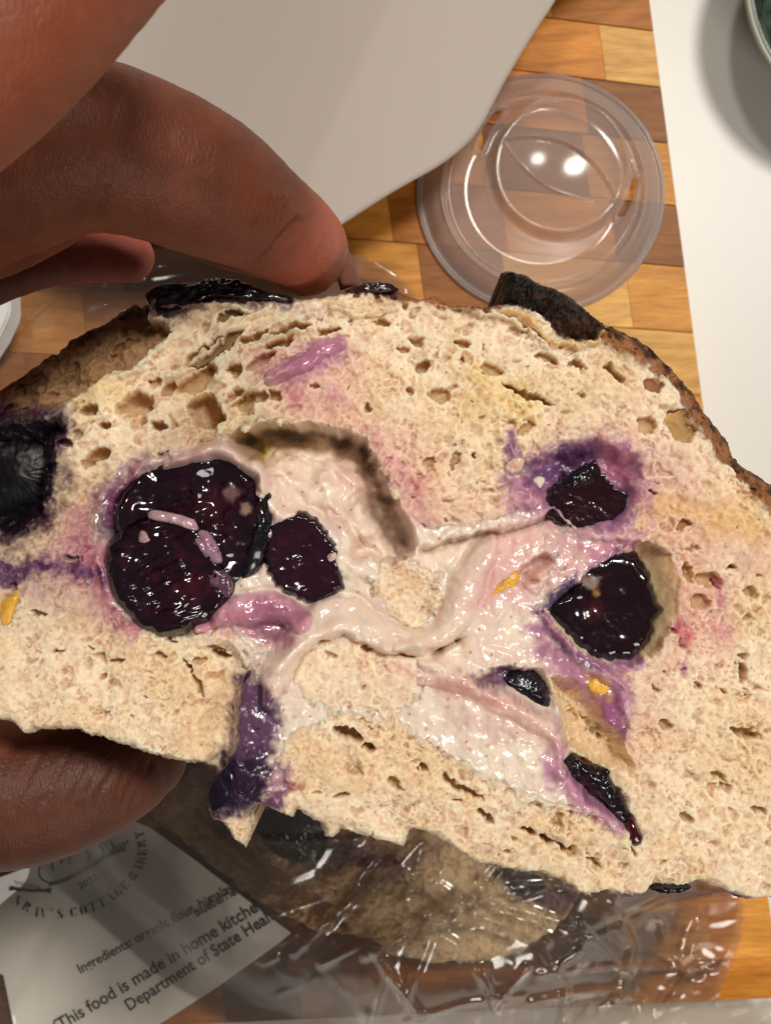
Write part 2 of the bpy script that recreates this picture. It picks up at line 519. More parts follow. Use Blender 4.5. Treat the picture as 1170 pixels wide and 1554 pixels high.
for k in range(len(row_y) - 1):
    ym = (row_y[k] + row_y[k + 1]) / 2
    off, j = 0.0, 0
    while off < 1450:
        if k in fixed and j < len(fixed[k]):
            wdt, c = fixed[k][j]
        else:
            wdt, c = rnd.uniform(110, 230), rnd.choice([HONEY, LIGHT, BROWN, DARK, ORANGE, HONEY, ORANGE])
        x1, x0 = edge_x(ym) - off, edge_x(ym) - off - wdt
        g = 0.12
        def pt(x, kk):
            y = row_line(kk, x)
            return (x + 0.132 * (y - ym), y)
        z1 = rnd.uniform(-0.00012, 0)
        cs = [pt(x0 + g, k + 1), pt(x1 - g, k + 1), pt(x1 - g, k), pt(x0 + g, k)]
        cs = [(cs[0][0], cs[0][1] - g), (cs[1][0], cs[1][1] - g), (cs[2][0], cs[2][1] + g), (cs[3][0], cs[3][1] + g)]
        bm = bmesh.new()
        tv = [bm.verts.new(P(a, b, z1)) for a, b in cs]
        bv = [bm.verts.new(Vector((v.co.x, v.co.y, -0.0218))) for v in tv]
        bm.faces.new(tv)
        for i in range(4):
            bm.faces.new((tv[i], bv[i], bv[(i + 1) % 4], tv[(i + 1) % 4]))
        bm.faces.new(bv[::-1])
        bmesh.ops.bevel(bm, geom=[e for e in bm.edges if e.verts[0] in tv and e.verts[1] in tv], offset=0.00012, segments=1, affect='EDGES')
        mb = bpy.data.meshes.new("wood_block"); bm.to_mesh(mb); bm.free()
        o = link("wood_block", mb, M_WOOD, board, False)
        jit = rnd.uniform(0.88, 1.1)
        cc = lin(c) * jit
        o.color = (cc[0], cc[1], cc[2], 1)
        off += wdt; j += 1

# ------------------------------------------------------------------ the slice
def build_slice():
    F = Field(-70, 1240, 396, 1400, 1.4, warp=8.0, seed=3)
    x, y = F.x, F.y
    SIL = [(-90,610),(0,555),(20,540),(30,530),(55,518),(75,500),(105,483),(120,475),(145,460),(172,445),(178,438),(190,447),(215,430),(230,426),
           (300,424),(312,416),(325,424),(350,420),(380,432),(400,440),(430,446),(470,449),(520,442),(545,432),(560,427),(590,427),(605,437),
           (617,445),(640,447),(660,444),(680,455),(700,460),(740,462),(757,457),(763,446),(762,408),(777,405),(800,412),(820,425),(850,435),
           (870,445),(890,461),(905,475),(918,483),(940,487),(975,503),(1000,519),(1030,550),(1050,571),(1070,595),(1085,620),(1100,640),
           (1116,660),(1130,690),(1150,710),(1172,722),(1260,790),(1260,1385),(1170,1368),(1140,1372),(1120,1365),(1090,1353),(1060,1343),
           (1045,1350),(1020,1356),(992,1350),(984,1362),(960,1371),(940,1368),(920,1358),(895,1365),(880,1362),(850,1340),(820,1330),
           (790,1328),(760,1322),(720,1315),(700,1300),(680,1283),(640,1262),(622,1260),(612,1289),(590,1280),(560,1275),(520,1260),(505,1275),
           (492,1270),(484,1250),(462,1235),(450,1225),(446,1242),(430,1232),(400,1222),(385,1226),(378,1240),(382,1262),(372,1291),(352,1275),
           (338,1250),(316,1238),(314,1190),(322,1172),(300,1163),(250,1155),(200,1140),(150,1125),(110,1112),(60,1110),(35,1119),(10,1100),(-90,1085)]
    rag = 3.5 * fbm(x, y, 16, 71, 3) + (0.4 + 1.6 * ss(900, 1100, y)) * ridged(x, y, 9, 72, 2)
    sil = poly_sd(F.x, F.y, SIL) + rag * 0.8
    # ---- base crumb colour
    t1 = fbm(x, y, 120, 5, 3); t2 = fbm(x, y, 30, 6, 4)
    A, B = lin((247, 224, 195)), lin((234, 201, 162))
    f = ss(-0.5, 0.6, t1 + 0.5 * t2)[..., None]
    F.c[:] = A * (1 - f) + B * f
    # ---- crumb foam
    left = ss(520, 300, x) * ss(900, 650, y)
    right = ss(820, 1000, x) * ss(1000, 700, y)
    fl = [foam(x, y, 22, -30, 1.8, 101, 1.6), foam(x, y, 20, 38, 1.5, 102, 1.6), foam(x, y, 19, 15, 1.25, 103, 2.0)]
    fm = [foam(x, y, 10, -30, 1.7, 111), foam(x, y, 10, 40, 1.6, 112), foam(x, y, 9.5, 10, 1.2, 113)]
    mixf = lambda L: L[0] * left + (1 - left) * (L[1] * right + (1 - right) * L[2])
    big, med = mixf(fl), mixf(fm)
    fine = foam(x, y, 5.2, 20, 1.3, 120)
    regional = 0.7 + 0.5 * ss(-0.4, 0.5, fbm(x, y, 160, 130, 2))
    calm = ss(90, 20, np.hypot((x - 610) / 1.0, (y - 600) / 1.0))     # the tight patch high in the middle
    regional = regional * (1 - 0.45 * calm)
    qx = x + 9 * fbm(x, y, 22, 142, 3); qy = y + 9 * fbm(x, y, 22, 143, 3)
    flak = ridged(qx, qy * 1.2, 15, 140, 3)
    dens = ss(-0.35, 0.45, fbm(x, y, 55, 144, 3))
    rough_ = 0.35 + 0.65 * ss(-0.4, 0.35, fbm(x, y, 90, 145, 3))
    hb = -(15 * big * regional * rough_ + (1.5 + 7.5 * dens) * med * rough_ + (0.8 + 2.6 * dens) * fine) + 3.2 * flak * rough_ + 11 * fbm(x, y, 60, 141, 4) + 5 * ridged(x * 0.9 + y * 0.3, y, 46, 146, 3)
    fa = lambda sc, ang, an, sd_: (lambda u, v: worley(u / (sc * an), v / sc, sd_))(qx * math.cos(ang) + qy * math.sin(ang), -qx * math.sin(ang) + qy * math.cos(ang))
    for sc_, a_, an_, sd_, amp in ((19, 0.5, 1.7, 151, 7.5), (10, 0.9, 1.5, 152, 3.8)):
        g1, g2, gr = fa(sc_, a_, an_, sd_)
        g1b, g2b, grb = fa(sc_, -0.55, an_, sd_ + 7)
        lm_ = ss(560, 380, x)
        hb = hb + blur((amp * (gr - 0.5) * lm_ * 0 + amp * ((grb - 0.5) * lm_ + (gr - 0.5) * (1 - lm_))).astype(np.float32), 1) * (0.4 + 0.6 * rough_)
    cr_h = hb * (0.62 + 0.3 * ss(-0.3, 0.5, fbm(x, y, 110, 147, 2)))
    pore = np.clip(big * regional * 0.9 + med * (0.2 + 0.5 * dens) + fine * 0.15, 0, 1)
    pc = lin((178, 128, 78))  # tan pore colour, darkened to stand in for shade inside the pores
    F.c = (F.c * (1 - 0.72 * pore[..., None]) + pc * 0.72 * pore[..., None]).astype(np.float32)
    lightf = ss(0.25, 0.8, flak)[..., None] * 0.35
    F.c = (F.c * (1 - lightf) + lin((240, 224, 194)) * lightf).astype(np.float32)
    # toasted bran flecks
    f1, f2, r = worley(x / 17, y / 17, 150)
    fleck = ss(0.16, 0.06, f1) * (r > 0.62)
    F.c = (F.c * (1 - 0.6 * fleck[..., None]) + lin((180, 120, 70)) * 0.6 * fleck[..., None]).astype(np.float32)
    wins = slice(None), slice(None)
    # pinkish tint over the middle and right
    for pts, rgb, so, am in [
        ([(400,560),(520,520),(560,640),(600,700),(560,720),(420,640)], (222,170,160), 40, .55),
        ([(560,650),(620,640),(700,760),(820,760),(760,820),(640,830),(590,760)], (226,186,168), 40, .6),
        ([(950,640),(1060,700),(1110,800),(1060,960),(1000,1030),(960,900),(960,760)], (220,170,160), 50, .5),
        ([(380,530),(470,530),(500,600),(430,600)], (216,160,160), 22, .6),
        ([(1000,880),(1110,880),(1120,1000),(1020,1010)], (222,172,158), 36, .5),
        ([(90,780),(170,770),(170,850),(120,880),(60,850)], (200,140,150), 26, .8),
        ([(0,860),(130,850),(220,930),(200,975),(110,930),(0,900)], (196,142,150), 22, .5),
        ([(900,1060),(1000,1020),(1010,1150),(970,1180)], (224,184,166), 30, .5),
        ([(1060,770),(1170,760),(1170,830),(1090,810)], (222,190,120), 26, .55),
        ([(720,560),(820,590),(800,640),(700,620)], (228,196,120), 26, .55),
        ([(930,770),(1000,740),(1090,770),(1170,800),(1170,830),(1050,800)], (226,180,124), 18, .6),
        ([(1140,530),(1170,530),(1170,700),(1100,640)], (190,140,90), 20, .5),
        ([(100,590),(160,560),(190,600),(120,640)], (226,196,130), 24, .5)]:
        F.stain(pts, rgb, so, am)
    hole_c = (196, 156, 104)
    holes = [(325,530,56,13,-33,50),(300,577,42,15,-30,30),(312,624,28,32,-20,46),(205,614,32,21,-16,36),(255,590,16,10,-30,22),(395,548,30,9,-28,22),(440,500,36,7,-18,20),(385,510,26,6,-25,22),(375,610,16,20,10,28),(235,580,12,7,-30,16),(160,645,14,8,0,18),(95,670,14,9,0,16),(130,700,9,7,0,14),(500,500,20,6,-8,16),(580,490,16,6,0,12),(665,600,20,13,10,16),(610,530,10,6,0,10),(240,645,13,10,0,26),(148,692,22,11,-12,30),
        (355,560,11,14,0,26),(425,521,28,8,-12,22),(350,478,24,6,-18,24),(395,602,14,10,0,20),(418,600,13,10,20,20),(358,602,14,15,0,28),(135,622,17,11,0,22),(176,520,30,8,-30,14),
        (990,583,16,12,10,40),(1032,645,22,30,-30,62),(1035,797,15,8,-10,30),(800,598,48,6,20,20),(875,555,15,7,15,16),(935,567,22,8,35,22),
        (642,556,13,12,0,22),(980,645,14,15,0,14),(1045,868,9,16,-10,20),(1125,1022,10,17,12,26),(1130,1112,28,8,18,24),(530,1108,28,9,18,36),(560,1128,12,8,40,28),
        (830,1272,14,7,30,26),(800,1258,16,5,25,24),(855,1285,17,5,30,26),(735,1235,18,6,40,22),(700,1190,44,6,32,20),(640,1160,12,6,30,20),(720,1150,20,6,35,20),
        (560,620,8,7,0,14),(1075,880,24,14,10,16),(1062,912,18,13,0,14),(1140,900,13,11,0,14),(1050,830,14,6,0,10),(1107,862,8,4,20,16),(990,745,7,4,10,14),
        (480,585,9,7,0,12),(700,520,14,7,20,12),(745,560,18,8,15,12),(800,650,18,10,-20,12),(830,545,22,7,15,14),(690,700,9,14,10,12),(650,700,14,9,-20,12),
        (720,690,5,7,0,12),(330,990,22,8,35,26),(285,1010,14,4,50,22),(250,960,30,3,40,16),(1020,960,10,6,0,10),(1010,1100,14,8,0,12),(1090,1180,16,7,30,12),
        (1040,1240,14,6,30,12),(1150,1230,12,6,20,12),(960,1290,12,5,60,12),(900,1310,16,5,30,12),(60,930,14,5,10,12),(180,1000,14,5,0,12),(90,990,12,4,0,10),
        (460,1060,12,5,20,18),(600,1180,16,6,30,16),(520,1200,14,5,-10,14),(1060,1040,10,6,40,12),(380,1040,16,5,60,20),(300,1040,5,24,-20,16),(250,690,10,5,0,12)]
    hr = random.Random(5)
    zone = Field.ell
    F.h += cr_h
    for cx, cy, rx, ry, a, d in holes:
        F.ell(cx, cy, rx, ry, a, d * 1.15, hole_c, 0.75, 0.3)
    for k in range(210):
        cx, cy = hr.uniform(-60, 1230), hr.uniform(440, 1370)
        big_ = hr.random() ** 3
        rx = 3.5 + 11 * big_; ry = rx * hr.uniform(0.4, 0.85)
        a = -30 if (cx < 450 and cy < 700) else (38 if cx > 850 and cy < 900 else hr.uniform(0, 60))
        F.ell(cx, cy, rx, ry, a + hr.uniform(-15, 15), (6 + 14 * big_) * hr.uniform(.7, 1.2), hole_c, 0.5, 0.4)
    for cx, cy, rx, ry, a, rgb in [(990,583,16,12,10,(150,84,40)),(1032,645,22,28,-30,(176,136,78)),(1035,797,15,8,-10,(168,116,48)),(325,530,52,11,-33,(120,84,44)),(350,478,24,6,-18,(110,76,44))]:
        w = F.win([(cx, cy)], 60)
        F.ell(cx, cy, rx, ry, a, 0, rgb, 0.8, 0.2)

    # ---- wet cream filling
    CREAM = [(335,665),(360,648),(400,636),(480,640),(552,660),(578,712),(603,765),(640,800),(720,795),(790,772),(835,765),(850,800),(900,822),(960,822),
             (905,865),(850,890),(815,930),(850,980),(925,1025),(960,1060),(940,1130),(890,1090),(850,1060),(845,1090),(850,1150),(872,1185),(930,1230),(950,1258),(915,1245),
             (862,1215),(800,1200),(752,1180),(700,1150),(650,1118),(600,1092),(545,1078),(500,1080),(440,1108),(425,1150),(440,1190),(395,1215),(355,1190),(352,1100),(362,1025),(385,1000),
             (330,985),(285,958),(240,968),(180,930),(150,880),(140,830),(150,740),(200,700),(290,685)]
    w, d = F.sd(CREAM, 60)
    cm = ss(-3, 4, d + 5 * fbm(x[w], y[w], 20, 160, 3))
    for pts in ([(560,868),(600,850),(665,870),(672,900),(655,945),(620,962),(590,930)],
                [(440,1010),(470,975),(500,962),(560,965),(605,975),(636,1005),(640,1045),(600,1085),(540,1078),(470,1062)],
                [(780,880),(840,845),(850,860),(800,905)],
                [(290,965),(340,950),(400,985),(380,1000)]):
        ww = w
        dd = poly_sd(F.wx[ww], F.wy[ww], pts)
        cm = cm * (1 - 0.85 * ss(-5, 6, dd + 20 * fbm(x[ww], y[ww], 26, 161, 4)))
    cream_h = 9 * fbm(x[w], y[w], 70, 170, 3) + 3.2 * fbm(x[w], y[w], 20, 171, 3) + 0.9 * ridged(x[w], y[w], 13, 172, 2) + 0.6 * fbm(x[w], y[w], 6, 173, 2)
    F.h[w] = F.h[w] * (1 - cm) + cream_h * cm
    cc = lin((240, 222, 204)); c2 = lin((230, 202, 190))
    g = ss(-0.3, 0.6, fbm(x[w], y[w], 70, 175, 3))[..., None]
    ccol = cc * (1 - g) + c2 * g
    F.c[w] = F.c[w] * (1 - cm[..., None]) + ccol * cm[..., None]
    F.w[w] = np.maximum(F.w[w], cm * (0.75 + 0.25 * fbm(x[w], y[w], 25, 176, 2)))
    lab_c = np.zeros(x.shape, np.float32); lab_c[w] = cm
    # small pink and bran specks in the cream
    f1, f2, r = worley(x / 21, y / 21, 180)
    sp = ss(0.14, 0.05, f1) * (r > 0.84) * lab_c
    F.c = (F.c * (1 - 0.7 * sp[..., None]) + lin((170, 84, 80)) * 0.7 * sp[..., None]).astype(np.float32)
    f1, f2, r = worley(x / 33, y / 27, 181)
    sp = ss(0.2, 0.05, f1) * (r > 0.72) * lab_c
    F.c = (F.c * (1 - 0.5 * sp[..., None]) + lin((196, 140, 96)) * 0.5 * sp[..., None]).astype(np.float32)

    # ---- large relief
    def pit(pts, depth, soft, rim=None, m=40, jag=0):
        w, d = F.sd(pts, m)
        if jag: d = d + jag * ridged(x[w], y[w], 12, 190, 2)
        F.h[w] -= depth * ss(-2, soft, d)
        return w, d
    # big cavity behind the crumb: sharp upper right edge, rising to the lower left
    K = [(340,668),(362,650),(400,636),(480,640),(552,660),(578,712),(603,765),(637,832),(600,860),(540,850),(520,800),(470,780),(420,770),(408,720),(392,700)]
    w, d = F.sd(K, 60)
    L1 = [(345,664),(400,636),(480,640),(552,660),(578,712),(603,765),(637,832)]
    dl = line_d(F.wx[w], F.wy[w], L1)
    d = d + 7 * fbm(F.x[w], F.y[w], 30, 209, 3)
    kd = (1 + 0.35 * fbm(F.x[w], F.y[w], 50, 202, 2)) * ss(-2, 13, d) * (150 * np.exp(-dl / 66) + 16) * ss(0, 40, d + 25)
    F.h[w] -= kd
    F.paint(w, ss(-1, 5, d) * np.exp(-dl / 30) * 0.45 * ss(610, 500, x[w]), (214, 184, 132))
    # folds of cream inside the cavity
    sw_ = 26 * ridged(F.x[w] * 0.8 - F.y[w] * 0.6, (F.y[w] * 0.8 + F.x[w] * 0.6) * 0.45, 70, 205, 2) + 7 * fbm(F.x[w], F.y[w], 26, 206, 3)
    F.h[w] += sw_ * ss(0, 26, d)
    for pts, rr_, hh in ([[(420,700),(470,730),(540,790),(600,850)], [20, 26, 24, 12], 20], [[(440,670),(500,690),(560,740)], [12, 16, 10], 12],
                         [[(400,760),(450,800),(500,850),(560,870)], [10, 18, 22, 12], 14]):
        ww, (dd, r_) = F.ld(pts, 60, rr_)
        F.h[ww] += hh * np.sqrt(np.clip(1 - (dd / np.maximum(r_, 1)) ** 2, 0, 1))
    # lip over the right hand cream
    L2 = [(637,832),(665,825),(700,815),(740,806),(780,803),(815,790),(838,775)]
    low = [(637,832),(665,825),(700,815),(740,806),(780,803),(815,790),(838,775),(900,820),(860,860),(760,900),(650,900)]
    w, d = F.sd(low, 40)
    F.h[w] -= ss(-1, 3, d) * 46 * np.exp(-line_d(F.wx[w], F.wy[w], L2) / 26)
    # the flap below stands proud
    FL = [(395,1000),(430,985),(470,950),(520,930),(560,940),(600,975),(660,988),(700,1010),(760,1040),(820,1080),(850,1105),(850,1150),(880,1190),(960,1260),(985,1310),
          (960,1400),(700,1400),(350,1400),(300,1250),(340,1200),(355,1100),(362,1030)]
    w, d = F.sd(FL, 60)
    F.h[w] += 30 * ss(-4, 14, d) * ss(1330, 1180, y[w])
    # tear under the rope of cream
    w, (dd, r_) = F.ld([(592,968),(615,985),(645,990),(675,986),(705,975)], 30, [2, 6, 7, 3, 1])
    F.h[w] -= 60 * ss(1.1, 0.5, dd / r_)
    w, (dd, r_) = F.ld([(540,950),(560,962),(580,972)], 30, [2, 5, 3])
    F.h[w] -= 40 * ss(1.1, 0.5, dd / r_)
    # ropes and ridges of cream
    for pts, rr_, hh in (
        ([(640,1000),(700,1015),(770,1040),(830,1085)], [8, 18, 20, 14], 14),
        ([(205,722),(240,700),(285,690)], [8, 12, 8], 12),
        ([(450,940),(448,980),(425,1005)], [8, 12, 10], 14),
        ([(700,800),(640,835),(600,830)], [4, 5, 3], 8),
        ([(820,925),(860,900),(905,868),(960,835)], [6, 12, 12, 6], 16),
        ([(835,950),(880,1000),(940,1040),(955,1100)], [6, 12, 12, 6], 12),
        ([(845,1100),(850,1140),(846,1170)], [8, 10, 6], 14)):
        ww, (dd, r_) = F.ld(pts, 60, rr_)
        F.h[ww] += hh * np.sqrt(np.clip(1 - (dd / np.maximum(r_, 1)) ** 2, 0, 1))
    CR = (238, 218, 200)
    F.ridge([(412,1060,14),(424,1015,22),(448,972,28),(480,942,30),(520,932,28),(556,948,26),(592,966,24),(636,976,17)], 34, CR, seed=4, crev=6)
    F.ridge([(600,978,8),(640,976,18),(676,958,24),(696,925,27),(708,888,28),(726,852,24),(748,822,12)], 32, CR, seed=5, crev=6)
    F.ridge([(250,712,5),(290,697,9),(325,684,14),(358,686,17),(384,704,19),(396,730,17),(393,750,12)], 34, (232,206,194), seed=6, crev=3)
    F.ridge([(300,952,9),(335,934,18),(380,924,24),(425,926,24),(462,938,16)], 22, (206,156,172), seed=7, crev=4)
    F.ridge([(640,1030,8),(700,1030,20),(770,1058,26),(830,1098,20),(850,1140,12)], 9, None, seed=8, crev=1)
    F.ridge([(770,900,10),(740,940,22),(720,985,20),(770,1000,14)], 8, None, seed=9, crev=2)
    F.ridge([(606,765,6),(626,800,12),(640,822,10)], 6, None, seed=10, crev=1, smooth_k=3)
    F.ridge([(410,574,10),(432,562,12),(455,555,11),(480,538,14),(504,526,13),(520,522,6)], 13, (196,142,170), seed=12, crev=2, smooth_k=4)
    # cream patch in the gap between the berries and the small zest cavity
    w, d = pit([(778,880),(792,855),(828,838),(846,852),(815,872),(790,900)], 26, 10)
    F.paint(w, ss(-1, 5, d) * 0.7, (206, 184, 140), 0.4)
    w, d = pit([(575,870),(600,862),(640,862),(668,885),(655,940),(620,945),(590,920)], 12, 20)
    # pocket of the upper right berry
    w, d = pit([(768,700),(800,690),(850,665),(905,660),(978,692),(975,745),(948,800),(880,815),(835,785),(800,745)], 34, 34, m=60)
    # pocket of the lower right berry, smooth tan wall on its right
    PK = [(818,918),(860,880),(905,850),(940,828),(985,823),(1018,838),(1030,880),(1028,940),(1005,985),(960,1012),(905,1010),(860,975)]
    w, d = pit(PK, 52, 34, m=40)
    tan = ss(-1, 6, d) * ss(940, 985, x[w])
    F.h[w] = F.h[w] * (1 - 0.9 * tan) + (-46 + 44 * ss(975, 1034, x[w]) + 3 * fbm(x[w], y[w] * 0.4, 20, 203, 2)) * 0.9 * tan
    F.paint(w, tan, (226, 190, 148), 0.35)
    F.paint(w, tan * ss(0.2, 0.7, fbm(x[w], y[w] * 0.3, 10, 200, 3) * 0.5 + 0.5) * 0.5, (230, 200, 156), 0.35)
    # triangular hole under it
    TR = [(828,1020),(870,1030),(905,1060),(940,1110),(965,1165),(955,1175),(905,1160),(862,1135),(848,1085)]
    w, d = pit(TR, 52, 22)
    tt = ss(-1, 5, d)
    F.paint(w, tt, (226, 196, 156), 0.3)
    F.paint(w, tt * ss(0.45, 0.7, fbm(x[w] + y[w], (y[w] - x[w]) * 0.25, 9, 201, 3) * 0.5 + 0.5) * 0.6, (228, 204, 162), 0.3)
    # pockets of the left berries
    pit([(165,760),(200,715),(260,692),(330,690),(395,715),(412,780),(400,860),(350,900),(330,960),(260,972),(200,950),(160,900),(152,840)], 40, 30)
    pit([(400,830),(430,785),(470,782),(512,830),(520,880),(490,915),(430,905)], 24, 16)
    # tall pit of the berry at the left edge
    w, d = pit([(-90,630),(20,622),(96,622),(112,650),(94,690),(90,740),(70,795),(20,825),(-90,830)], 70, 60)
    # berry bed above the flap
    pit([(705,1030),(760,1010),(820,1015),(850,1060),(840,1100),(790,1070)], 30, 12)
    # jam trench low right
    pit([(850,1150),(870,1140),(920,1165),(950,1210),(975,1270),(960,1285),(930,1240),(880,1205)], 24, 12)
    # step between the left body and the flap
    w, d = F.sd([(300,985),(345,975),(372,1010),(352,1080),(345,1160),(318,1170),(300,1100),(330,1050)], 40)
    F.h[w] -= 20 * ss(-6, 14, d)
    # hollow high on the left, falling to the crust
    HO = [(-120,560),(0,500),(30,480),(160,400),(218,400),(232,445),(226,478),(250,495),(262,505),(240,525),(205,558),(165,572),(120,598),(92,622),(60,634),(-90,645)]
    w, d = F.sd(HO, 60)
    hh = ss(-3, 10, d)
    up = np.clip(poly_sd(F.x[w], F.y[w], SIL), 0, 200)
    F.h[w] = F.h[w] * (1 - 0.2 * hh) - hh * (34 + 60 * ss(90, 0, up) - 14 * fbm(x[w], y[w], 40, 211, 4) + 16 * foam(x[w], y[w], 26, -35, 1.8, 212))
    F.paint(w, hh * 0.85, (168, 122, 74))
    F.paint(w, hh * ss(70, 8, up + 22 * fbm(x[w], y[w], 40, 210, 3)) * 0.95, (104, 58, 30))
    crust = np.zeros(x.shape, np.float32)
    crust[w] = np.maximum(crust[w], hh * (up < 60))
    # shelf lines in the strata of the upper left
    for pts, r0 in (([(262,508),(230,540),(185,572)], 4), ([(400,470),(350,500),(280,560),(255,572)], 4), ([(470,500),(420,512),(370,535),(330,575)], 3), ([(440,560),(400,580),(345,610),(335,660)], 3),
                    ([(250,470),(310,462),(380,470)], 3), ([(700,470),(760,480),(800,500),(830,530)], 3), ([(500,470),(560,480),(600,470)], 2)):
        ww, (dd, r_) = F.ld(pts, 30, [r0] * len(pts))
        F.h[ww] += 14 * ss(1.6, 0.3, dd / r_)
        F.paint(ww, 0.6 * ss(1.6, 0.3, dd / r_), (238, 220, 188))
    # ---- crust band on the right
    CB = [(905,475),(920,455),(960,455),(1000,480),(1050,530),(1090,575),(1130,640),(1160,690),(1200,700),(1290,770),
          (1260,832),(1172,774),(1148,752),(1122,722),(1100,700),(1082,676),(1062,650),(1046,622),(1030,598),(1010,574),(984,552),(950,538),(920,522)]
    w, d = F.sd(CB, 50)
    d = d + 9 * fbm(x[w], y[w], 20, 220, 3)
    k = ss(-9, 3, d)
    edge = np.clip(sil[w], 0, 60)
    F.h[w] = F.h[w] * (1 - 0.35 * k) - k * 38 * ss(40, 0, edge) + k * (5 * ridged(x[w], y[w], 14, 221, 3) - 9 * foam(x[w], y[w], 9, 45, 1.5, 222))
    F.paint(w, k * 0.92, (148, 86, 40), 0.2)
    F.paint(w, k * ss(0.5, 0.1, edge / 60 + 0.5 * fbm(x[w], y[w], 26, 223, 3)) * 0.95, (52, 26, 14), 0.35)
    F.paint(w, k * ss(0.3, 0.8, fbm(x[w], y[w], 12, 224, 3)) * 0.7, (188, 124, 64), 0.2)
    crust[w] = np.maximum(crust[w], (d > -1) * 1.0)
    # burnt flap of crust
    BF = [(762,404),(778,400),(800,410),(820,422),(850,433),(870,443),(890,460),(908,475),(920,490),(914,510),(900,516),(872,518),(846,506),(832,488),(812,474),(786,464),(752,462)]
    w, d = F.sd(BF, 40, straight=True)
    d = d + 5 * ridged(x[w], y[w], 18, 230, 3) - 2
    k = ss(-2, 3, d)
    F.h[w] = F.h[w] * (1 - k) + k * (24 * ss(-2, 26, d) - 12 + 10 * ridged(x[w], y[w], 26, 231, 3) + 2.5 * ridged(x[w], y[w], 5, 232, 2))
    F.paint(w, k, (15, 9, 7), 0.45)
    F.paint(w, k * ss(0.0, 0.6, fbm(x[w], y[w], 22, 234, 3) + 0.004 * (x[w] - 850)) * 0.8, (74, 40, 18), 0.3)
    F.paint(w, k * ss(0.1, 0.8, ridged(x[w], y[w], 15, 233, 3)) * ss(820, 900, x[w] + (y[w] - 440)) * 0.55, (70, 38, 16), 0.3)
    crust[w] = np.maximum(crust[w], k)
    # pale membrane curling up below the burnt flap
    ww, (dd, r_) = F.ld([(695,470),(730,468),(765,470),(800,482),(818,500),(838,520),(870,524),(905,520),(915,500)], 30, [3, 5, 6, 7, 6, 5, 5, 5, 3])
    F.h[ww] += 16 * ss(1.4, 0.2, dd / r_)
    F.paint(ww, 0.75 * ss(1.5, 0.4, dd / r_), (216, 176, 122), 0.4)
    # thin toasted rim along the top
    w, d = F.sd([(535,425),(590,425),(617,443),(660,442),(700,458),(760,458),(762,470),(700,472),(660,462),(620,458),(560,448),(535,446)], 30)
    d = d + 5 * fbm(x[w], y[w], 12, 240, 3)
    F.h[w] -= 10 * ss(-2, 8, d)
    F.paint(w, ss(-5, 4, d) * 0.95, (166, 92, 38), 0.45)
    F.paint(w, ss(-4, 3, d) * ss(625, 590, x[w]), (62, 26, 24), 0.75)
    F.paint(w, ss(-4, 3, d) * ss(700, 740, x[w]) * 0.8, (96, 48, 20), 0.3)
    crust[w] = np.maximum(crust[w], (d > 0) * 1.0)
    # round the crumb off towards the silhouette
    F.h -= 26 * ss(14, 0, sil) ** 1.5
    F.paint(wins, ss(6, 0, sil) * ss(900, 800, y) * 0.6, (110, 62, 30))
    F.paint(wins, ss(7, 0, sil) * ss(900, 1000, y) * 0.35, (196, 160, 112))

    # ---- juice
    PUR, DPU, MAG, PNK, BLK = (146, 98, 148), (72, 34, 82), (150, 52, 112), (208, 150, 172), (20, 8, 22)
    st = F.stain
    st([(140,750),(180,720),(215,700),(220,760),(180,820),(150,800)], (128, 50, 104), 24, .95, 0.7)
    st([(160,770),(205,735),(215,800),(180,840),(150,820)], DPU, 16, .75, 0.7)
    st([(130,810),(170,830),(175,920),(230,955),(200,968),(150,915),(120,860)], (186, 110, 140), 18, .8, 0.7)
    st([(200,700),(300,680),(340,690),(290,705),(230,722)], (206, 158, 164), 16, .7)
    st([(-90,845),(20,850),(60,846),(110,850),(160,866),(160,888),(100,868),(50,872),(20,890),(-90,890)], (96, 50, 104), 11, .95, 0.6)
    st([(-90,600),(60,618),(110,630),(102,690),(98,760),(70,805),(30,830),(-90,830)], (70, 26, 66), 24, .95)
    st([(-90,640),(20,634),(92,630),(86,660),(76,700),(76,745),(55,792),(20,810),(-90,815)], BLK, 10, 1.0, 0.5)
    st([(290,955),(330,930),(390,906),(460,918),(470,940),(440,975),(400,975),(350,960)], (190, 132, 156), 14, .85, 0.95)
    st([(380,912),(430,912),(440,935),(390,930)], (150, 86, 130), 12, .6, 0.95)
    st([(380,940),(430,925),(440,960),(400,975)], (150, 104, 138), 12, .6, 0.95)
    st([(455,530),(490,512),(525,512),(522,550),(495,560),(455,575),(415,585),(405,570),(430,550)], (180, 122, 156), 11, .8, 0.8)
    st([(375,540),(420,535),(420,560),(390,572)], (214, 164, 160), 10, .7, 0.5)
    st([(430,590),(460,592),(465,615),(440,612)], (196, 120, 140), 9, .7, 0.4)
    st([(500,590),(520,592),(520,610),(500,612)], (196, 130, 160), 9, .6)
    st([(560,650),(600,690),(640,740),(660,800),(620,800),(590,740)], (216, 160, 158), 16, .7, 0.5)
    st([(625,728),(645,722),(650,745),(630,750)], (196, 116, 120), 9, .6, 0.5)
    st([(765,655),(785,650),(785,720),(765,722)], (140, 84, 140), 8, .85, 0.5)
    st([(760,730),(800,700),(850,665),(905,650),(978,688),(982,740),(965,800),(950,828),(880,822),(840,790),(790,770)], (158, 108, 150), 24, .9, 0.75)
    st([(790,715),(850,680),(900,670),(905,700),(850,730),(810,750)], (104, 62, 122), 16, .85, 0.8)
    st([(850,690),(895,685),(900,712),(850,722)], (66, 26, 70), 10, .8, 0.9)
    st([(905,660),(965,690),(960,750),(920,720)], (178, 110, 140), 14, .7, 0.9)
    st([(930,745),(965,740),(955,800),(915,815)], (136, 84, 136), 12, .7, 0.9)
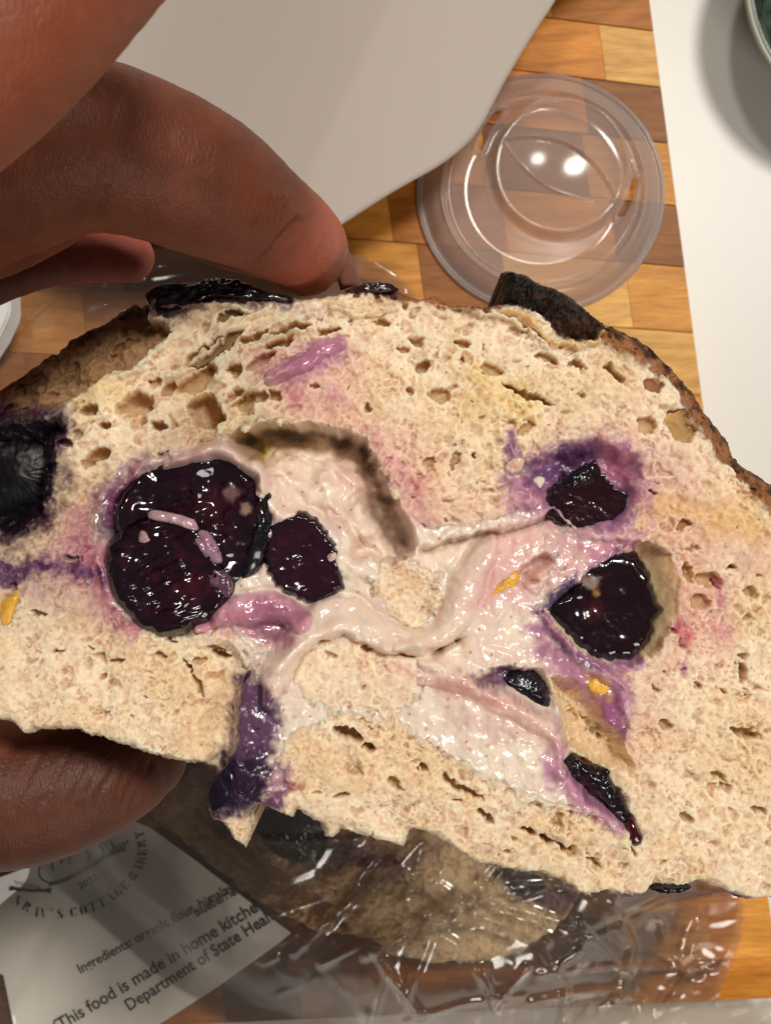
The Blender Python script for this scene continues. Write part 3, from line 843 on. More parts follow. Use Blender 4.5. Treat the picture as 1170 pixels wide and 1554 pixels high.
    st([(760,740),(830,750),(835,780),(770,780)], (180, 130, 158), 18, .7)
    st([(760,810),(850,795),(950,818),(900,862),(800,920),(700,920),(720,870)], (226, 178, 176), 22, .7, 0.9)
    st([(880,830),(960,815),(990,800),(970,830),(905,866)], (198, 140, 168), 14, .8, 0.8)
    st([(815,928),(850,890),(905,856),(945,832),(930,850),(880,885),(850,905)], (112, 80, 140), 11, .9, 0.85)
    st([(822,920),(858,886),(880,880),(850,920)], (44, 34, 92), 8, .9, 0.9)
    st([(815,935),(850,985),(900,1010),(950,1020),(960,1060),(945,1125),(910,1085),(870,1050),(830,1010),(800,960)], (176, 122, 160), 16, .9, 0.9)
    st([(820,930),(865,985),(910,1010),(890,1015),(840,980)], (98, 58, 112), 8, .8, 0.95)
    st([(900,1050),(940,1050),(945,1120),(915,1090)], (146, 76, 134), 10, .8, 0.95)
    st([(808,918),(835,965),(885,1008),(940,1022),(985,1010),(975,995),(930,1004),(880,990),(850,960),(832,925)], (150, 100, 146), 9, .9, .9)
    st([(700,1025),(760,1010),(810,1020),(800,1040),(740,1045)], (84, 44, 96), 9, .95, 0.95)
    st([(840,1090),(860,1150),(900,1190),(960,1250),(950,1265),(880,1225),(840,1190),(820,1170)], (190, 140, 176), 15, .9, 0.8)
    st([(870,1180),(930,1235),(915,1240),(870,1200)], (160, 104, 150), 8, .6, 0.9)
    st([(600,1010),(700,1020),(790,1060),(840,1100),(850,1140),(780,1100),(690,1050)], (226, 178, 168), 22, .7, 0.9)
    st([(630,1020),(690,1030),(760,1060),(740,1070),(660,1045)], (214, 146, 140), 10, .6, 0.9)
    st([(1020,960),(1035,930),(1050,965),(1040,985)], (196, 106, 126), 9, .8)
    st([(1085,880),(1095,880),(1100,925),(1085,930)], (190, 116, 140), 7, .8)
    st([(1080,940),(1115,955),(1110,975),(1080,960)], (206, 134, 142), 9, .7)
    st([(1030,1005),(1040,1005),(1040,1025),(1030,1020)], (176, 110, 150), 5, .8)
    st([(1100,830),(1165,820),(1160,870),(1120,870)], (214, 170, 158), 20, .5)
    st([(395,1025),(420,1030),(430,1090),(405,1200),(440,1180),(430,1220),(380,1230),(318,1240),(312,1190),(345,1140),(352,1080),(362,1025)], (84, 44, 94), 14, .95, 0.8)
    st([(330,1150),(400,1130),(420,1170),(400,1215),(330,1240),(312,1200)], (36, 16, 46), 14, .95, 0.6)
    st([(410,1170),(440,1150),(450,1190),(420,1215)], (150, 92, 134), 12, .7)
    st([(440,1180),(465,1178),(465,1190),(445,1195)], (166, 96, 84), 5, .8, 0.5)
    st([(225,430),(300,424),(380,432),(430,446),(460,450),(440,462),(380,462),(330,462),(280,478),(240,485),(222,470)], (86, 44, 70), 8, .95, 0.5)
    st([(430,452),(480,470),(520,470),(480,484),(420,470)], (200, 180, 176), 8, .6)
    st([(935,1355),(985,1358),(970,1372),(940,1370)], (82, 40, 80), 6, .95, 0.6)
    st([(990,1348),(1045,1345),(1045,1356),(1000,1360)], BLK, 4, .98, 0.7)
    st([(1085,1352),(1150,1362),(1150,1376),(1090,1372)], (132, 90, 120), 7, .85)
    st([(855,1335),(880,1350),(900,1365),(870,1362)], (110, 66, 100), 6, .6)
    st([(385,660),(400,670),(400,700),(385,695)], (206, 178, 20), 6, .95, 0.6)
    st([(345,655),(420,645),(440,690),(380,700)], (196, 172, 104), 16, .4)
    st([(0,905),(28,898),(26,925),(8,950),(0,945)], (214, 160, 50), 4, .9, 0.4)
    st([(890,1025),(925,1030),(925,1060),(900,1055)], (186, 140, 76), 7, .85, 0.7)
    # fleshy fibres right of the big hole
    wm = 0.75 * ss(0.35, 0.8, F.w) * (1 - np.clip(crust, 0, 1))
    F.h = F.h * (1 - wm) + blur(F.h, 3) * wm + wm * (1.3 * fbm(x, y, 9, 207, 3) + 1.0 * ridged(x, y, 20, 208, 2))
    F.c = np.clip(F.c, 0.002, 0.95)

    # ---- meshes: one sheet split into crumb, cream and crust, with a torn back
    ok = sil > 0
    q, idx = grid_quads(ok)
    lab = np.where(crust > 0.5, 1, np.where(np.maximum(lab_c, F.cr) > 0.5, 2, 0))
    ql = lab[:-1, :-1]
    V = np.stack([(F.x - 585) * U, (777 - F.y) * U, ZF + F.h * U], -1).reshape(-1, 3)
    Cc, Ww = F.c.reshape(-1, 3), F.w.reshape(-1)
    root = empty("bread_slice", (0, 0, ZF - 0.02), "torn slice of blueberry cream cheese sourdough held up with its filling facing out", "bread slice")
    R, C = ok.shape
    gid = np.arange(R * C).reshape(R, C)
    # walls along the outline
    up = np.zeros_like(q); dn = np.zeros_like(q); lf = np.zeros_like(q); rt = np.zeros_like(q)
    up[1:] = q[:-1]; dn[:-1] = q[1:]; lf[:, 1:] = q[:, :-1]; rt[:, :-1] = q[:, 1:]
    e = []
    for m_, a_, b_ in ((q & ~up, gid[:-1, :-1], gid[:-1, 1:]), (q & ~dn, gid[1:, 1:], gid[1:, :-1]), (q & ~lf, gid[1:, :-1], gid[:-1, :-1]), (q & ~rt, gid[:-1, 1:], gid[1:, 1:])):
        e.append(np.stack([a_[m_], b_[m_]], -1))
    e = np.concatenate(e)
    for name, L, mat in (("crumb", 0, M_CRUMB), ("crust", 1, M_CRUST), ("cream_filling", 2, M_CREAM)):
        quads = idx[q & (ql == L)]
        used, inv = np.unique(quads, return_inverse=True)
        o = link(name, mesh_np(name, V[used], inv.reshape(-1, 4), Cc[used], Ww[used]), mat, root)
        o["kind"] = "stuff" if L == 0 else "part"
        if L: del o["kind"]
    # outer rind: the sides and back of the slice
    used, inv = np.unique(e, return_inverse=True)
    inv = inv.reshape(-1, 2)
    n = len(used)
    t = V[used]
    ctr = np.array([0.003, -0.012])
    rows = [t]
    cols = [Cc[used]]
    for dz, sh in ((0.002, 1.0), (0.008, 0.985), (0.018, 0.95), (0.026, 0.86), (0.030, 0.6)):
        r_ = t.copy()
        r_[:, :2] = (t[:, :2] - ctr) * sh + ctr
        r_[:, 2] = np.minimum(ZF - dz, t[:, 2] - 0.0008)
        rows.append(r_)
        c_ = np.tile(lin((140, 84, 40)), (n, 1)) * (0.8 + 0.3 * np.random.RandomState(4).rand(n, 1))
        cols.append(c_ * 0.5 if dz > 0.008 else Cc[used] * (1 if dz == 0.002 else 0.8))
    vv = np.concatenate(rows + [np.array([[ctr[0], ctr[1], ZF - 0.031]])]); cc = np.concatenate(cols + [lin((140, 84, 40))[None]])
    qs = []
    for k in range(len(rows) - 1):
        qs.append(np.stack([inv[:, 0] + k * n, inv[:, 1] + k * n, inv[:, 1] + (k + 1) * n, inv[:, 0] + (k + 1) * n], -1))
    link("rind", mesh_np("rind", vv, np.concatenate(qs), cc, np.full(len(vv), 0.2)), M_CRUST, root)
    return root, F
bread, FF = build_slice()

# ------------------------------------------------------------------ berries and dollops: closed lumps from an outline
def lump(name, outline, parent, mat, z0, h, colf, flat=1.0, nr=44, na=150, seed=1, rough=2.0, rs=9.0, tiltx=0, tilty=0, wet=1.0,
         depth=None, zplane=ZF, upx=None, ripple=0.0, rip_ang=0.0, smooth=4, edge_noise=1.5, center=None, label=None):
    """outline in face pixels; z0, h in pixels above the face. flat<1 gives a flat cut top with a rounded shoulder"""
    u = upx or U
    pts = smooth_pts(outline, smooth)
    p = np.array(pts)
    c = np.array(center) if center else p.mean(0)
    ang = np.linspace(0, 2 * math.pi, na, endpoint=False)
    # ray / polygon radius
    rad = np.zeros(na)
    for i, a in enumerate(ang):
        dx, dy = math.cos(a), math.sin(a)
        best = 0
        for k in range(len(p)):
            x1, y1 = p[k] - c; x2, y2 = p[(k + 1) % len(p)] - c
            ex, ey = x2 - x1, y2 - y1
            den = dx * ey - dy * ex
            if abs(den) < 1e-9: continue
            t = (x1 * ey - y1 * ex) / den
            s = (x1 * dy - y1 * dx) / den
            if t > 0 and -1e-6 <= s <= 1 + 1e-6: best = max(best, t)
        rad[i] = best
    rad *= 1 + 0.035 * fbm(np.cos(ang) * 10, np.sin(ang) * 10, 6.0, seed * 13 + 7, 3)
    if name == "blueberry" and flat < 1: rad *= 1.06
    rad += edge_noise * np.array([math.sin(a * 17 + seed) + math.sin(a * 29 + 2 * seed) for a in ang]) * 0.5
    rs_ = np.linspace(0, 1, nr + 1)[1:] ** 0.8
    Rr, Aa = np.meshgrid(rs_, ang, indexing='ij')
    X = c[0] + Rr * rad[None, :] * np.cos(Aa); Y = c[1] + Rr * rad[None, :] * np.sin(Aa)
    if flat >= 1:
        prof = np.sqrt(np.clip(1 - Rr ** 2, 0, 1))
    else:
        q = np.clip((Rr - flat) / (1 - flat), 0, 1)
        prof = 0.82 + 0.18 * Rr - 0.0 * q
        prof = prof * np.sqrt(np.clip(1 - q ** 2, 0, 1))
    fade = np.clip((1 - Rr) * 6, 0, 1)
    nz = rough * fbm(X, Y, rs, seed * 7 + 300, 3) + rough * 0.12 * ridged(X, Y, rs * 0.5, seed * 7 + 320, 2)
    if ripple:
        ca, sa = math.cos(rip_ang), math.sin(rip_ang)
        uu, vv = X * ca + Y * sa, -X * sa + Y * ca
        nz = nz + ripple * ridged(uu * 0.3, vv, 20, seed * 7 + 340, 2)
    Z = z0 + h * prof + nz * fade + tiltx * (X - c[0]) + tilty * (Y - c[1])
    col, wt = colf(X, Y, Rr, Aa)
    dep = depth if depth else min(rad.mean() * 0.9, 60)
    # underside
    Rb = rs_[::-1][1::3]
    rb, ab = np.meshgrid(Rb, ang, indexing='ij')
    Xb = c[0] + rb * rad[None, :] * np.cos(ab); Yb = c[1] + rb * rad[None, :] * np.sin(ab)
    Zb = z0 - dep * np.sqrt(np.clip(1 - rb ** 2, 0, 1)) + tiltx * (Xb - c[0]) + tilty * (Yb - c[1])
    nc = col[-1:].repeat(len(Rb), 0)
    allX = np.concatenate([X, Xb]); allY = np.concatenate([Y, Yb]); allZ = np.concatenate([Z, Zb])
    allC = np.concatenate([col, nc]); allW = np.concatenate([wt, wt[-1:].repeat(len(Rb), 0)])
    nring = allX.shape[0]
    if zplane == ZF:
        V = np.stack([(allX - 585) * U, (777 - allY) * U, ZF + allZ * U], -1).reshape(-1, 3)
    else:
        d = CAMZ - zplane; uu = d / FPX
        V = np.stack([(allX - 585) * uu, (777 - allY) * uu, zplane + allZ * uu], -1).reshape(-1, 3)
    top = V[:na].mean(0); bot = V[-na:].mean(0)
    V = np.concatenate([V, [top, bot]])
    Cc = np.concatenate([allC.reshape(-1, 3), [allC[0].mean(0), allC[-1].mean(0)]]); Ww = np.concatenate([allW.ravel(), [allW[0].mean(), allW[-1].mean()]])
    i = np.arange(na); j = (i + 1) % na
    qs = []
    for k in range(nring - 1):
        qs.append(np.stack([k * na + i, (k + 1) * na + i, (k + 1) * na + j, k * na + j], -1))
    qs = np.concatenate(qs)[:, ::-1]
    # caps as degenerate-free fans of quads
    i2 = np.arange(0, na, 2)
    capt = np.stack([np.full(len(i2), nring * na), i2, i2 + 1, (i2 + 2) % na], -1)[:, ::-1]
    b = (nring - 1) * na
    capb = np.stack([np.full(len(i2), nring * na + 1), b + (i2 + 2) % na, b + i2 + 1, b + i2], -1)[:, ::-1]
    o = link(name, mesh_np(name, V, np.concatenate([qs, capt, capb]), Cc, Ww), mat, parent)
    if label: o["label"] = label
    return o

def mixc(a, b, f):
    return a * (1 - f[..., None]) + b * f[..., None]
def cut_flesh(base=(40, 8, 26), red=(96, 20, 44), rim=(14, 7, 18), seed=1, redc=None, redr=60, spots=None, rimw=0.9):
    B, Rd, Rm = lin(base), lin(red), lin(rim)
    def f(X, Y, R, A):
        n = fbm(X, Y, 26, 500 + seed, 4)
        c = mixc(np.broadcast_to(B * 0.75, X.shape + (3,)), Rd, 0.6 * ss(0.0, 0.9, n))
        if redc:
            c = mixc(c, lin((84, 24, 36)), 0.4 * ss(redr, 0, np.hypot(X - redc[0], Y - redc[1]) + 20 * n))
        c = mixc(c, Rm, 0.85 * ss(rimw - 0.22, rimw + 0.04, R + 0.1 * n))
        w = np.full(X.shape, 1.0)
        for (sx, sy, sr, rgb) in (spots or []):
            k = ss(sr, sr * 0.4, np.hypot(X - sx, Y - sy) + sr * 0.5 * fbm(X, Y, sr, 520 + seed, 3))
            c = mixc(c, lin(rgb), k); w = w * (1 - 0.6 * k)
        return c, w
    return f
def skin_c(a=(16, 12, 22), b=(40, 30, 46), seed=1):
    def f(X, Y, R, A):
        n = fbm(X, Y, 18, 540 + seed, 4)
        return mixc(np.broadcast_to(lin(a), X.shape + (3,)), lin(b), ss(0.1, 0.8, n)), 0.85 + 0.15 * np.clip(n, -1, 1)
    return f
def cream_c(a=(232, 206, 190), b=(206, 150, 164), seed=1, amt=0.6):
    def f(X, Y, R, A):
        n = fbm(X, Y, 14, 560 + seed, 3)
        return mixc(np.broadcast_to(lin(a), X.shape + (3,)), lin(b), amt * ss(-0.2, 0.6, n)), np.full(X.shape, 0.95)
    return f

# big upper left berry: bowl of skin behind, torn flesh in front
lump("blueberry", [(172,775),(190,738),(225,708),(270,692),(330,692),(382,705),(405,735),(414,780),(408,830),(385,868),(352,885),(300,885),(230,850),(185,815)], bread, M_BERRY,
     -34, 40, cut_flesh((34,10,28), (74,20,44), (14,10,18), 1, (330,765), 46, [(352,750,16,(120,88,88)), (376,772,13,(150,116,104))]), flat=0.8, seed=1, rough=17, rs=70, tiltx=0.04, label="largest blueberry, torn open in the upper left of the filling")
lump("blueberry_skin", [(395,712),(408,728),(415,775),(410,835),(388,872),(362,880),(376,850),(390,800),(392,750)], bread, M_BERRY, -6, 26, skin_c((14,14,18),(60,56,66),2), seed=2, rough=1.5, rs=14, nr=20, na=90)
lump("blueberry", [(158,850),(172,815),(205,790),(250,778),(290,785),(318,805),(335,840),(350,870),(356,895),(345,922),(310,945),(262,967),(225,958),(190,930),(165,895)], bread, M_BERRY,
     -30, 46, cut_flesh((36,9,26), (82,22,50), (12,8,14), 3, (297,890), 34), flat=0.72, seed=3, rough=6, rs=50, ripple=4.5, rip_ang=-0.35, label="blueberry cut open with long wet highlights, lower left of the filling")
lump("blueberry", [(402,842),(410,805),(428,784),(455,778),(478,786),(498,810),(512,832),(515,862),(520,890),(500,908),(482,918),(450,906),(420,890),(408,868)], bread, M_BERRY,
     -22, 34, cut_flesh((46,14,32), (62,20,40), (26,12,24), 4, None), flat=0.8, seed=4, rough=3.0, rs=36, ripple=1.6, rip_ang=-0.3, edge_noise=2.5, label="round sliced blueberry in the middle of the cream")
lump("blueberry", [(836,765),(842,738),(868,722),(890,706),(906,702),(918,720),(938,742),(954,752),(948,790),(925,802),(890,813),(862,798),(838,785)], bread, M_BERRY,
     -26, 14, cut_flesh((40,9,20), (50,12,26), (24,7,16), 5, None), flat=0.9, seed=5, rough=0.8, rs=14, edge_noise=3, label="blueberry deep in a purple pocket at the upper right")
lump("blueberry_skin", [(850,735),(870,716),(900,702),(912,712),(906,728),(885,738),(862,742)], bread, M_BERRY, -18, 14, skin_c((16,8,16),(50,24,40),6), seed=6, rough=2, rs=10, nr=16, na=80)
lump("blueberry", [(820,920),(845,908),(866,893),(880,862),(905,845),(945,836),(975,850),(992,880),(998,905),(1008,928),(997,945),(994,970),(972,992),(945,1006),(905,1002),(880,985),(856,962),(838,942)], bread, M_BERRY,
     -42, 46, cut_flesh((30,8,20), (48,12,28), (14,8,14), 7, (905,925), 26, [(898,882,16,(132,112,104)), (886,880,9,(128,82,44)), (905,900,8,(128,86,36))]), flat=0.7, seed=7, rough=4, rs=44, edge_noise=2.5, label="large glossy blueberry with a grey stem scar in a tan pocket on the right")
lump("blueberry", [(742,1035),(775,1016),(808,1015),(832,1035),(840,1065),(838,1090),(800,1082),(768,1062)], bread, M_BERRY, -34, 32, skin_c((16,14,24),(76,66,96),8), seed=8, rough=1.5, rs=12, label="whole blueberry half hidden behind the lower flap of filling")
lump("blueberry_jam", [(852,1148),(868,1144),(888,1156),(908,1164),(925,1166),(928,1180),(942,1200),(952,1222),(958,1245),(945,1250),(920,1222),(898,1200),(872,1185),(855,1168)], bread, M_BERRY,
     -12, 24, skin_c((14,8,16),(48,14,30),9), seed=9, rough=5.0, rs=16, nr=30, label="smear of dark jam running down the lower right")
lump("juice_drop", [(952,1240),(960,1240),(968,1255),(976,1270),(972,1282),(960,1284),(952,1276),(950,1262),(948,1250)], bread, M_BERRY, -4, 16, cut_flesh((70,8,18),(96,14,24),(52,8,16),10), seed=10, rough=0.6, rs=10, nr=16, na=60, edge_noise=0.5, label="dark red drop of juice")
lump("blueberry_jam", [(372,1022),(395,1015),(412,1028),(410,1050),(428,1072),(412,1092),(414,1120),(398,1150),(402,1180),(388,1215),(345,1240),(322,1232),(318,1195),(345,1165),(358,1120),(368,1080),(366,1045)], bread, M_BERRY,
     6, 24, lambda X, Y, R, A: (mixc(mixc(np.broadcast_to(lin((62, 30, 66)), X.shape + (3,)), lin((128, 88, 124)), 0.75 * ss(0.0, 0.5, fbm(X, Y, 20, 601, 4)) * ss(405, 385, X)), lin((20, 10, 30)), ss(1075, 1130, Y + 30 * fbm(X, Y, 20, 602, 3))), np.where(Y < 1120, 0.9, 0.5)),
     seed=11, rough=5, rs=12, nr=36, label="purple to black burst berry smear at the lower left of the flap")
lump("blueberry", [(222,440),(245,430),(300,426),(325,421),(360,424),(395,438),(425,446),(455,452),(415,458),(375,450),(330,455),(290,470),(250,482),(232,478),(224,460)], bread, M_BERRY,
     -6, 20, skin_c((10,8,14),(36,20,34),12), seed=12, rough=5, rs=12, nr=26, edge_noise=2, label="flattened burnt black blueberry on the top crust under the finger")
lump("blueberry", [(524,440),(545,431),(562,427),(592,428),(606,438),(590,444),(560,446),(536,448)], bread, M_BERRY, -8, 16, skin_c((42,16,20),(96,46,40),13), seed=13, rough=2.4, rs=9, nr=18, na=90, label="small wrinkled reddish brown berry on the top crust beside the fingertip")
lump("blueberry", [(-60,668),(-10,655),(30,662),(52,672),(60,705),(52,742),(40,770),(0,788),(-60,795)], bread, M_BERRY, -70, 26, (lambda X, Y, R, A: (skin_c((4,3,5),(14,8,15),14)(X, Y, R, A)[0], np.full(X.shape, 0.1))), seed=14, rough=3, rs=34, nr=40, wet=0.5, label="black berry sunk in a pit at the left edge")
lump("blueberry", [(985,1348),(1010,1342),(1045,1344),(1050,1350),(1035,1357),(1010,1358),(990,1354)], bread, M_BERRY, -12, 20, skin_c((8,6,10),(24,16,24),15), seed=15, rough=2, rs=9, nr=16, na=80, label="black berry poking out of the bottom crust")
lump("jam_drip", [(408,1064),(420,1062),(430,1070),(426,1080),(412,1082)], bread, M_BERRY, 14, 12, skin_c((46,22,56),(90,56,96),16), seed=16, rough=1, rs=8, nr=10, na=40, edge_noise=0.3)
# dabs of cream on and beside the berries
for k, (pts, z, h, a, b) in enumerate([
    ([(228,778),(240,774),(272,780),(296,788),(304,800),(298,806),(270,796),(240,790),(228,786)], 18, 14, (206,170,180), (170,120,140)),
    ([(302,806),(318,806),(334,830),(340,850),(330,856),(314,850),(304,832),(296,818)], 16, 12, (170,130,150), (110,74,96)),
    ([(318,858),(338,860),(354,880),(352,902),(336,906),(318,884)], 12, 12, (90,60,76), (150,110,130)),
    ([(216,806),(224,804),(232,818),(222,824),(214,820)], 18, 6, (190,150,160), (150,110,120)),
    ([(390,835),(410,800),(416,810),(404,836),(392,845)], 4, 12, (200,160,168), (150,100,120)),
    ([(498,842),(510,838),(510,848),(500,852)], 14, 6, (216,186,178), (190,140,140)),
    ([(766,700),(782,690),(796,690),(796,706),(788,718),(772,722),(765,715)], -4, 18, (228,190,168), (206,150,140)),
    ([(810,728),(820,722),(830,726),(826,738),(814,748),(809,738)], -22, 10, (226,212,194), (210,190,180)),
    ([(592,746),(602,742),(608,752),(598,758)], 6, 10, (232,212,180), (214,186,150)),
    ([(888,994),(900,990),(906,998),(896,1004)], -20, 8, (150,104,130), (120,70,96)),
    ]):
    lump("cream_dab", pts, bread, M_CREAM, z - 3, h * 0.8, cream_c(a, b, 20 + k), seed=20 + k, rough=3.0, rs=12, nr=14, na=70, edge_noise=0.6)
# lemon zest
for k, (pts, z) in enumerate([([(735,925),(742,905),(760,885),(778,868),(788,872),(786,886),(765,902),(745,922)], -2),
                              ([(2,930),(8,912),(22,902),(30,904),(24,920),(16,945),(4,948)], 2),
                              ([(1110,792),(1130,790),(1150,800),(1165,796),(1160,806),(1140,806),(1120,800)], -2),
                              ([(892,1036),(905,1028),(922,1034),(924,1052),(905,1054),(895,1048)], 0)]):
    lump("lemon_zest", pts, bread, M_ZEST, z - 2, 6, cream_c((232, 178, 70) , (214, 150, 60) , 50 + k), seed=50 + k, rough=2, rs=8, nr=10, na=50, edge_noise=0.8)
# torn tip of crumb hanging under the purple smear
lump("crumb_shard", [(345,1236),(360,1245),(374,1228),(384,1240),(382,1262),(373,1292),(362,1282),(350,1268),(338,1256)], bread, M_CRUMB, -22, 10, cream_c((214,186,146),(190,156,112), 60), seed=60, rough=2.5, rs=8, nr=14, na=60, edge_noise=2.5, smooth=2)
# curls of crumb at the cavity edge
rs_ = random.Random(8)
for k, (cx, cy) in enumerate([(395,637),(425,640),(372,650),(602,752),(500,722),(560,668)][:4]):
    a = rs_.uniform(0, 3)
    lump("crumb_shard", [(cx + 11 * math.cos(a + t) * rs_.uniform(.5, 1.2), cy + 6 * math.sin(a + t) * rs_.uniform(.6, 1.3)) for t in (0, .8, 1.6, 2.5, 3.3, 4.2, 5.1)], bread, M_CRUMB, -3, 8,
         cream_c((238,218,184),(214,180,136), 61 + k), seed=61 + k, rough=1.5, rs=7, nr=8, na=36, edge_noise=1)

# ------------------------------------------------------------------ the hand
def tube(bm, pts, n=26, sub=6):
    """pts: (px, py, z, radius_m, flatten). Rounded tapered limb through the points."""
    P3 = [(P(a, b, z), r, fl) for a, b, z, r, fl in pts]
    cl = []
    m = len(P3)
    for i in range(m - 1):
        p0, p1, p2, p3 = P3[max(i - 1, 0)], P3[i], P3[i + 1], P3[min(i + 2, m - 1)]
        for k in range(sub):
            t = k / sub
            cr = lambda a, b, c, d: 0.5 * ((2 * b) + (c - a) * t + (2 * a - 5 * b + 4 * c - d) * t * t + (3 * b - a - 3 * c + d) * t ** 3)
            cl.append((cr(p0[0], p1[0], p2[0], p3[0]), cr(p0[1], p1[1], p2[1], p3[1]), p1[2] * (1 - t) + p2[2] * t))
    cl.append(P3[-1])
    # hemispherical ends
    def end(c0, c1, sign):
        d = (c0[0] - c1[0]).normalized()
        return [(c0[0] + d * c0[1] * math.sin(a), c0[1] * math.cos(a), c0[2]) for a in (0.35, 0.7, 1.0, 1.25, 1.45)]
    full = end(cl[0], cl[1], 0)[::-1] + cl + end(cl[-1], cl[-2], 1)
    rings = []
    for i, (c, r, fl) in enumerate(full):
        t = (full[min(i + 1, len(full) - 1)][0] - full[max(i - 1, 0)][0]).normalized()
        up = Vector((0, 0, 1))
        s = t.cross(up).normalized()
        v = s.cross(t).normalized()
        rings.append([bm.verts.new(c + s * r * math.cos(2 * math.pi * k / n) + v * r * fl * math.sin(2 * math.pi * k / n)) for k in range(n)])
    for i in range(len(rings) - 1):
        for k in range(n):
            bm.faces.new((rings[i][k], rings[i][(k + 1) % n], rings[i + 1][(k + 1) % n], rings[i + 1][k]))
    bm.faces.new(rings[0][::-1]); bm.faces.new(rings[-1])

bm = bmesh.new()
# middle finger, bent, pressing on the top crust
tube(bm, [(-330,420,.205,.0115,1),(-150,330,.225,.0120,1),(-10,262,.240,.0118,1),(110,222,.243,.0116,1),(215,240,.240,.0108,.95),(320,285,.234,.0100,.95),(400,332,.224,.0083,.95),(445,362,.217,.0077,.9),(466,382,.211,.0073,.9)])
# knuckle mass below
tube(bm, [(-330,430,.21,.014,1),(-150,345,.222,.0125,1),(-20,305,.226,.0112,1),(60,275,.23,.0100,1)])
# index finger, nearest the camera
tube(bm, [(-560,420,.235,.011,1),(-420,330,.270,.0100,1),(-190,190,.292,.0093,1),(-30,70,.295,.0090,1),(110,-58,.290,.0084,1),(230,-190,.284,.008,1)])
# ring finger behind
tube(bm, [(-300,420,.185,.0105,1),(-60,330,.198,.0085,1),(120,275,.200,.0080,1),(250,300,.200,.0074,1),(330,345,.197,.0066,1),(420,375,.192,.0060,1),(468,392,.188,.0054,1)])
# little finger behind
tube(bm, [(-300,560,.17,.0095,1),(-80,440,.172,.0072,1),(40,392,.172,.0066,1),(130,386,.170,.0056,1),(196,390,.168,.0051,1)])
# thumb under the slice
tube(bm, [(-460,1010,.19,.018,1),(-260,1130,.197,.0155,1),(-90,1195,.198,.0138,1),(20,1205,.198,.0128,1),(120,1188,.197,.0112,.9),(190,1166,.195,.0090,.85),(222,1150,.193,.0074,.8)])
# palm beyond the left edge
tube(bm, [(-330,430,.20,.016,1),(-520,560,.19,.022,1),(-620,720,.18,.024,.9),(-600,900,.18,.023,.9),(-460,1010,.19,.018,1)])
tube(bm, [(-560,420,.235,.012,1),(-600,560,.215,.017,1),(-640,740,.19,.022,1)])
tube(bm, [(-600,800,.18,.024,.9),(-900,860,.16,.026,.8),(-1300,900,.14,.028,.8)])
me = bpy.data.meshes.new("hand_raw"); bm.to_mesh(me); bm.free()
tmp = bpy.data.objects.new("hand_raw", me); COL.objects.link(tmp)
rm = tmp.modifiers.new("r", 'REMESH'); rm.mode = 'VOXEL'; rm.voxel_size = 0.0006
sm = tmp.modifiers.new("s", 'SMOOTH'); sm.factor = 0.5; sm.iterations = 10
dg = bpy.context.evaluated_depsgraph_get()
ev = tmp.evaluated_get(dg)
mh = bpy.data.meshes.new_from_object(ev)
bpy.data.objects.remove(tmp)
mh.name = "hand"
n = len(mh.vertices)
co = np.zeros(n * 3, np.float32); mh.vertices.foreach_get("co", co); co = co.reshape(-1, 3)
no = np.zeros(n * 3, np.float32); mh.vertices.foreach_get("normal", no); no = no.reshape(-1, 3)
dcam = CAMZ - co[:, 2]
hx = 585 + co[:, 0] / dcam * FPX; hy = 777 - co[:, 1] / dcam * FPX
# creases at the joints (in millimetres of real relief)
def near(px, py, z, r):
    c = np.array(P(px, py, z)); return ss(r, r * 0.2, np.linalg.norm(co - c, axis=1))
disp = 0.00010 * fbm(hx, hy, 22, 700, 3)
def crease(pts, z, wdt, dep, zt=0.02):
    d = line_d(hx.astype(np.float32), hy.astype(np.float32), pts)
    return -dep * np.exp(-(d / wdt) ** 2) * (np.abs(co[:, 2] - z) < zt)
disp += crease([(388,400),(410,384),(430,358),(452,335)], .225, 5, .0008)
for k in range(7):
    o_ = k * 9
    disp += crease([(372 + o_, 342 - k), (380 + o_, 322 - k * 2), (384 + o_ * 1.02, 300)], .225, 2.8, .00040)
for k in range(4):
    disp += crease([(430 + k * 9, 372 - k * 6), (452 + k * 7, 340 - k * 5)], .22, 2.4, .00032)
disp += crease([(150,325),(158,290),(170,250)], .24, 10, .0003)
disp += crease([(186,120),(178,150),(172,175)], .245, 3.5, .00022) + crease([(215,115),(206,150)], .245, 3, .0002) + crease([(146,118),(150,140)], .245, 3, .0002)
for k in range(16):
    a = 20 + k * 15
    disp += crease([(a, 1135 + (k % 3) * 12), (a - 26 - (k % 4) * 6, 1200 + (k % 5) * 10)], .2, 2.4, .00016, .03)
for k in range(5):
    disp += crease([(60 + k * 38, 1150 + 4 * k), (20 + k * 42, 1230 - k * 4)], .2, 3.5, .00022, .03)
disp += crease([(-20,262),(30,215),(42,200)], .25, 5, .0003)
co = co + no * disp[:, None]
mh.vertices.foreach_set("co", co.ravel())
col = np.tile(lin((116, 59, 37)), (n, 1))
nn = fbm(hx, hy, 60, 710, 3)
col = mixc(col, lin((86, 42, 25)), np.clip(0.5 + 0.6 * nn, 0, 1) * 0.7)
pad = lin((204, 112, 86))
col = mixc(col, pad, 0.9 * near(470, 400, .213, .019))
col = mixc(col, pad, 0.55 * near(420, 345, .214, .014))
col = mixc(col, lin((176, 88, 70)), 0.9 * near(190, 392, .168, .022))
col = mixc(col, lin((170, 92, 70)), 0.8 * near(500, 398, .188, .03) * (co[:, 2] < .205))
idxm = ss(.255, .275, co[:, 2])
col = mixc(col, lin((134, 68, 42)), 0.85 * idxm)
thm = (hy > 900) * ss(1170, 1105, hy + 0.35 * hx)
col = np.where((hy > 900)[:, None], col * 0.62, col)  # thumb skin painted darker for the shade under the slice
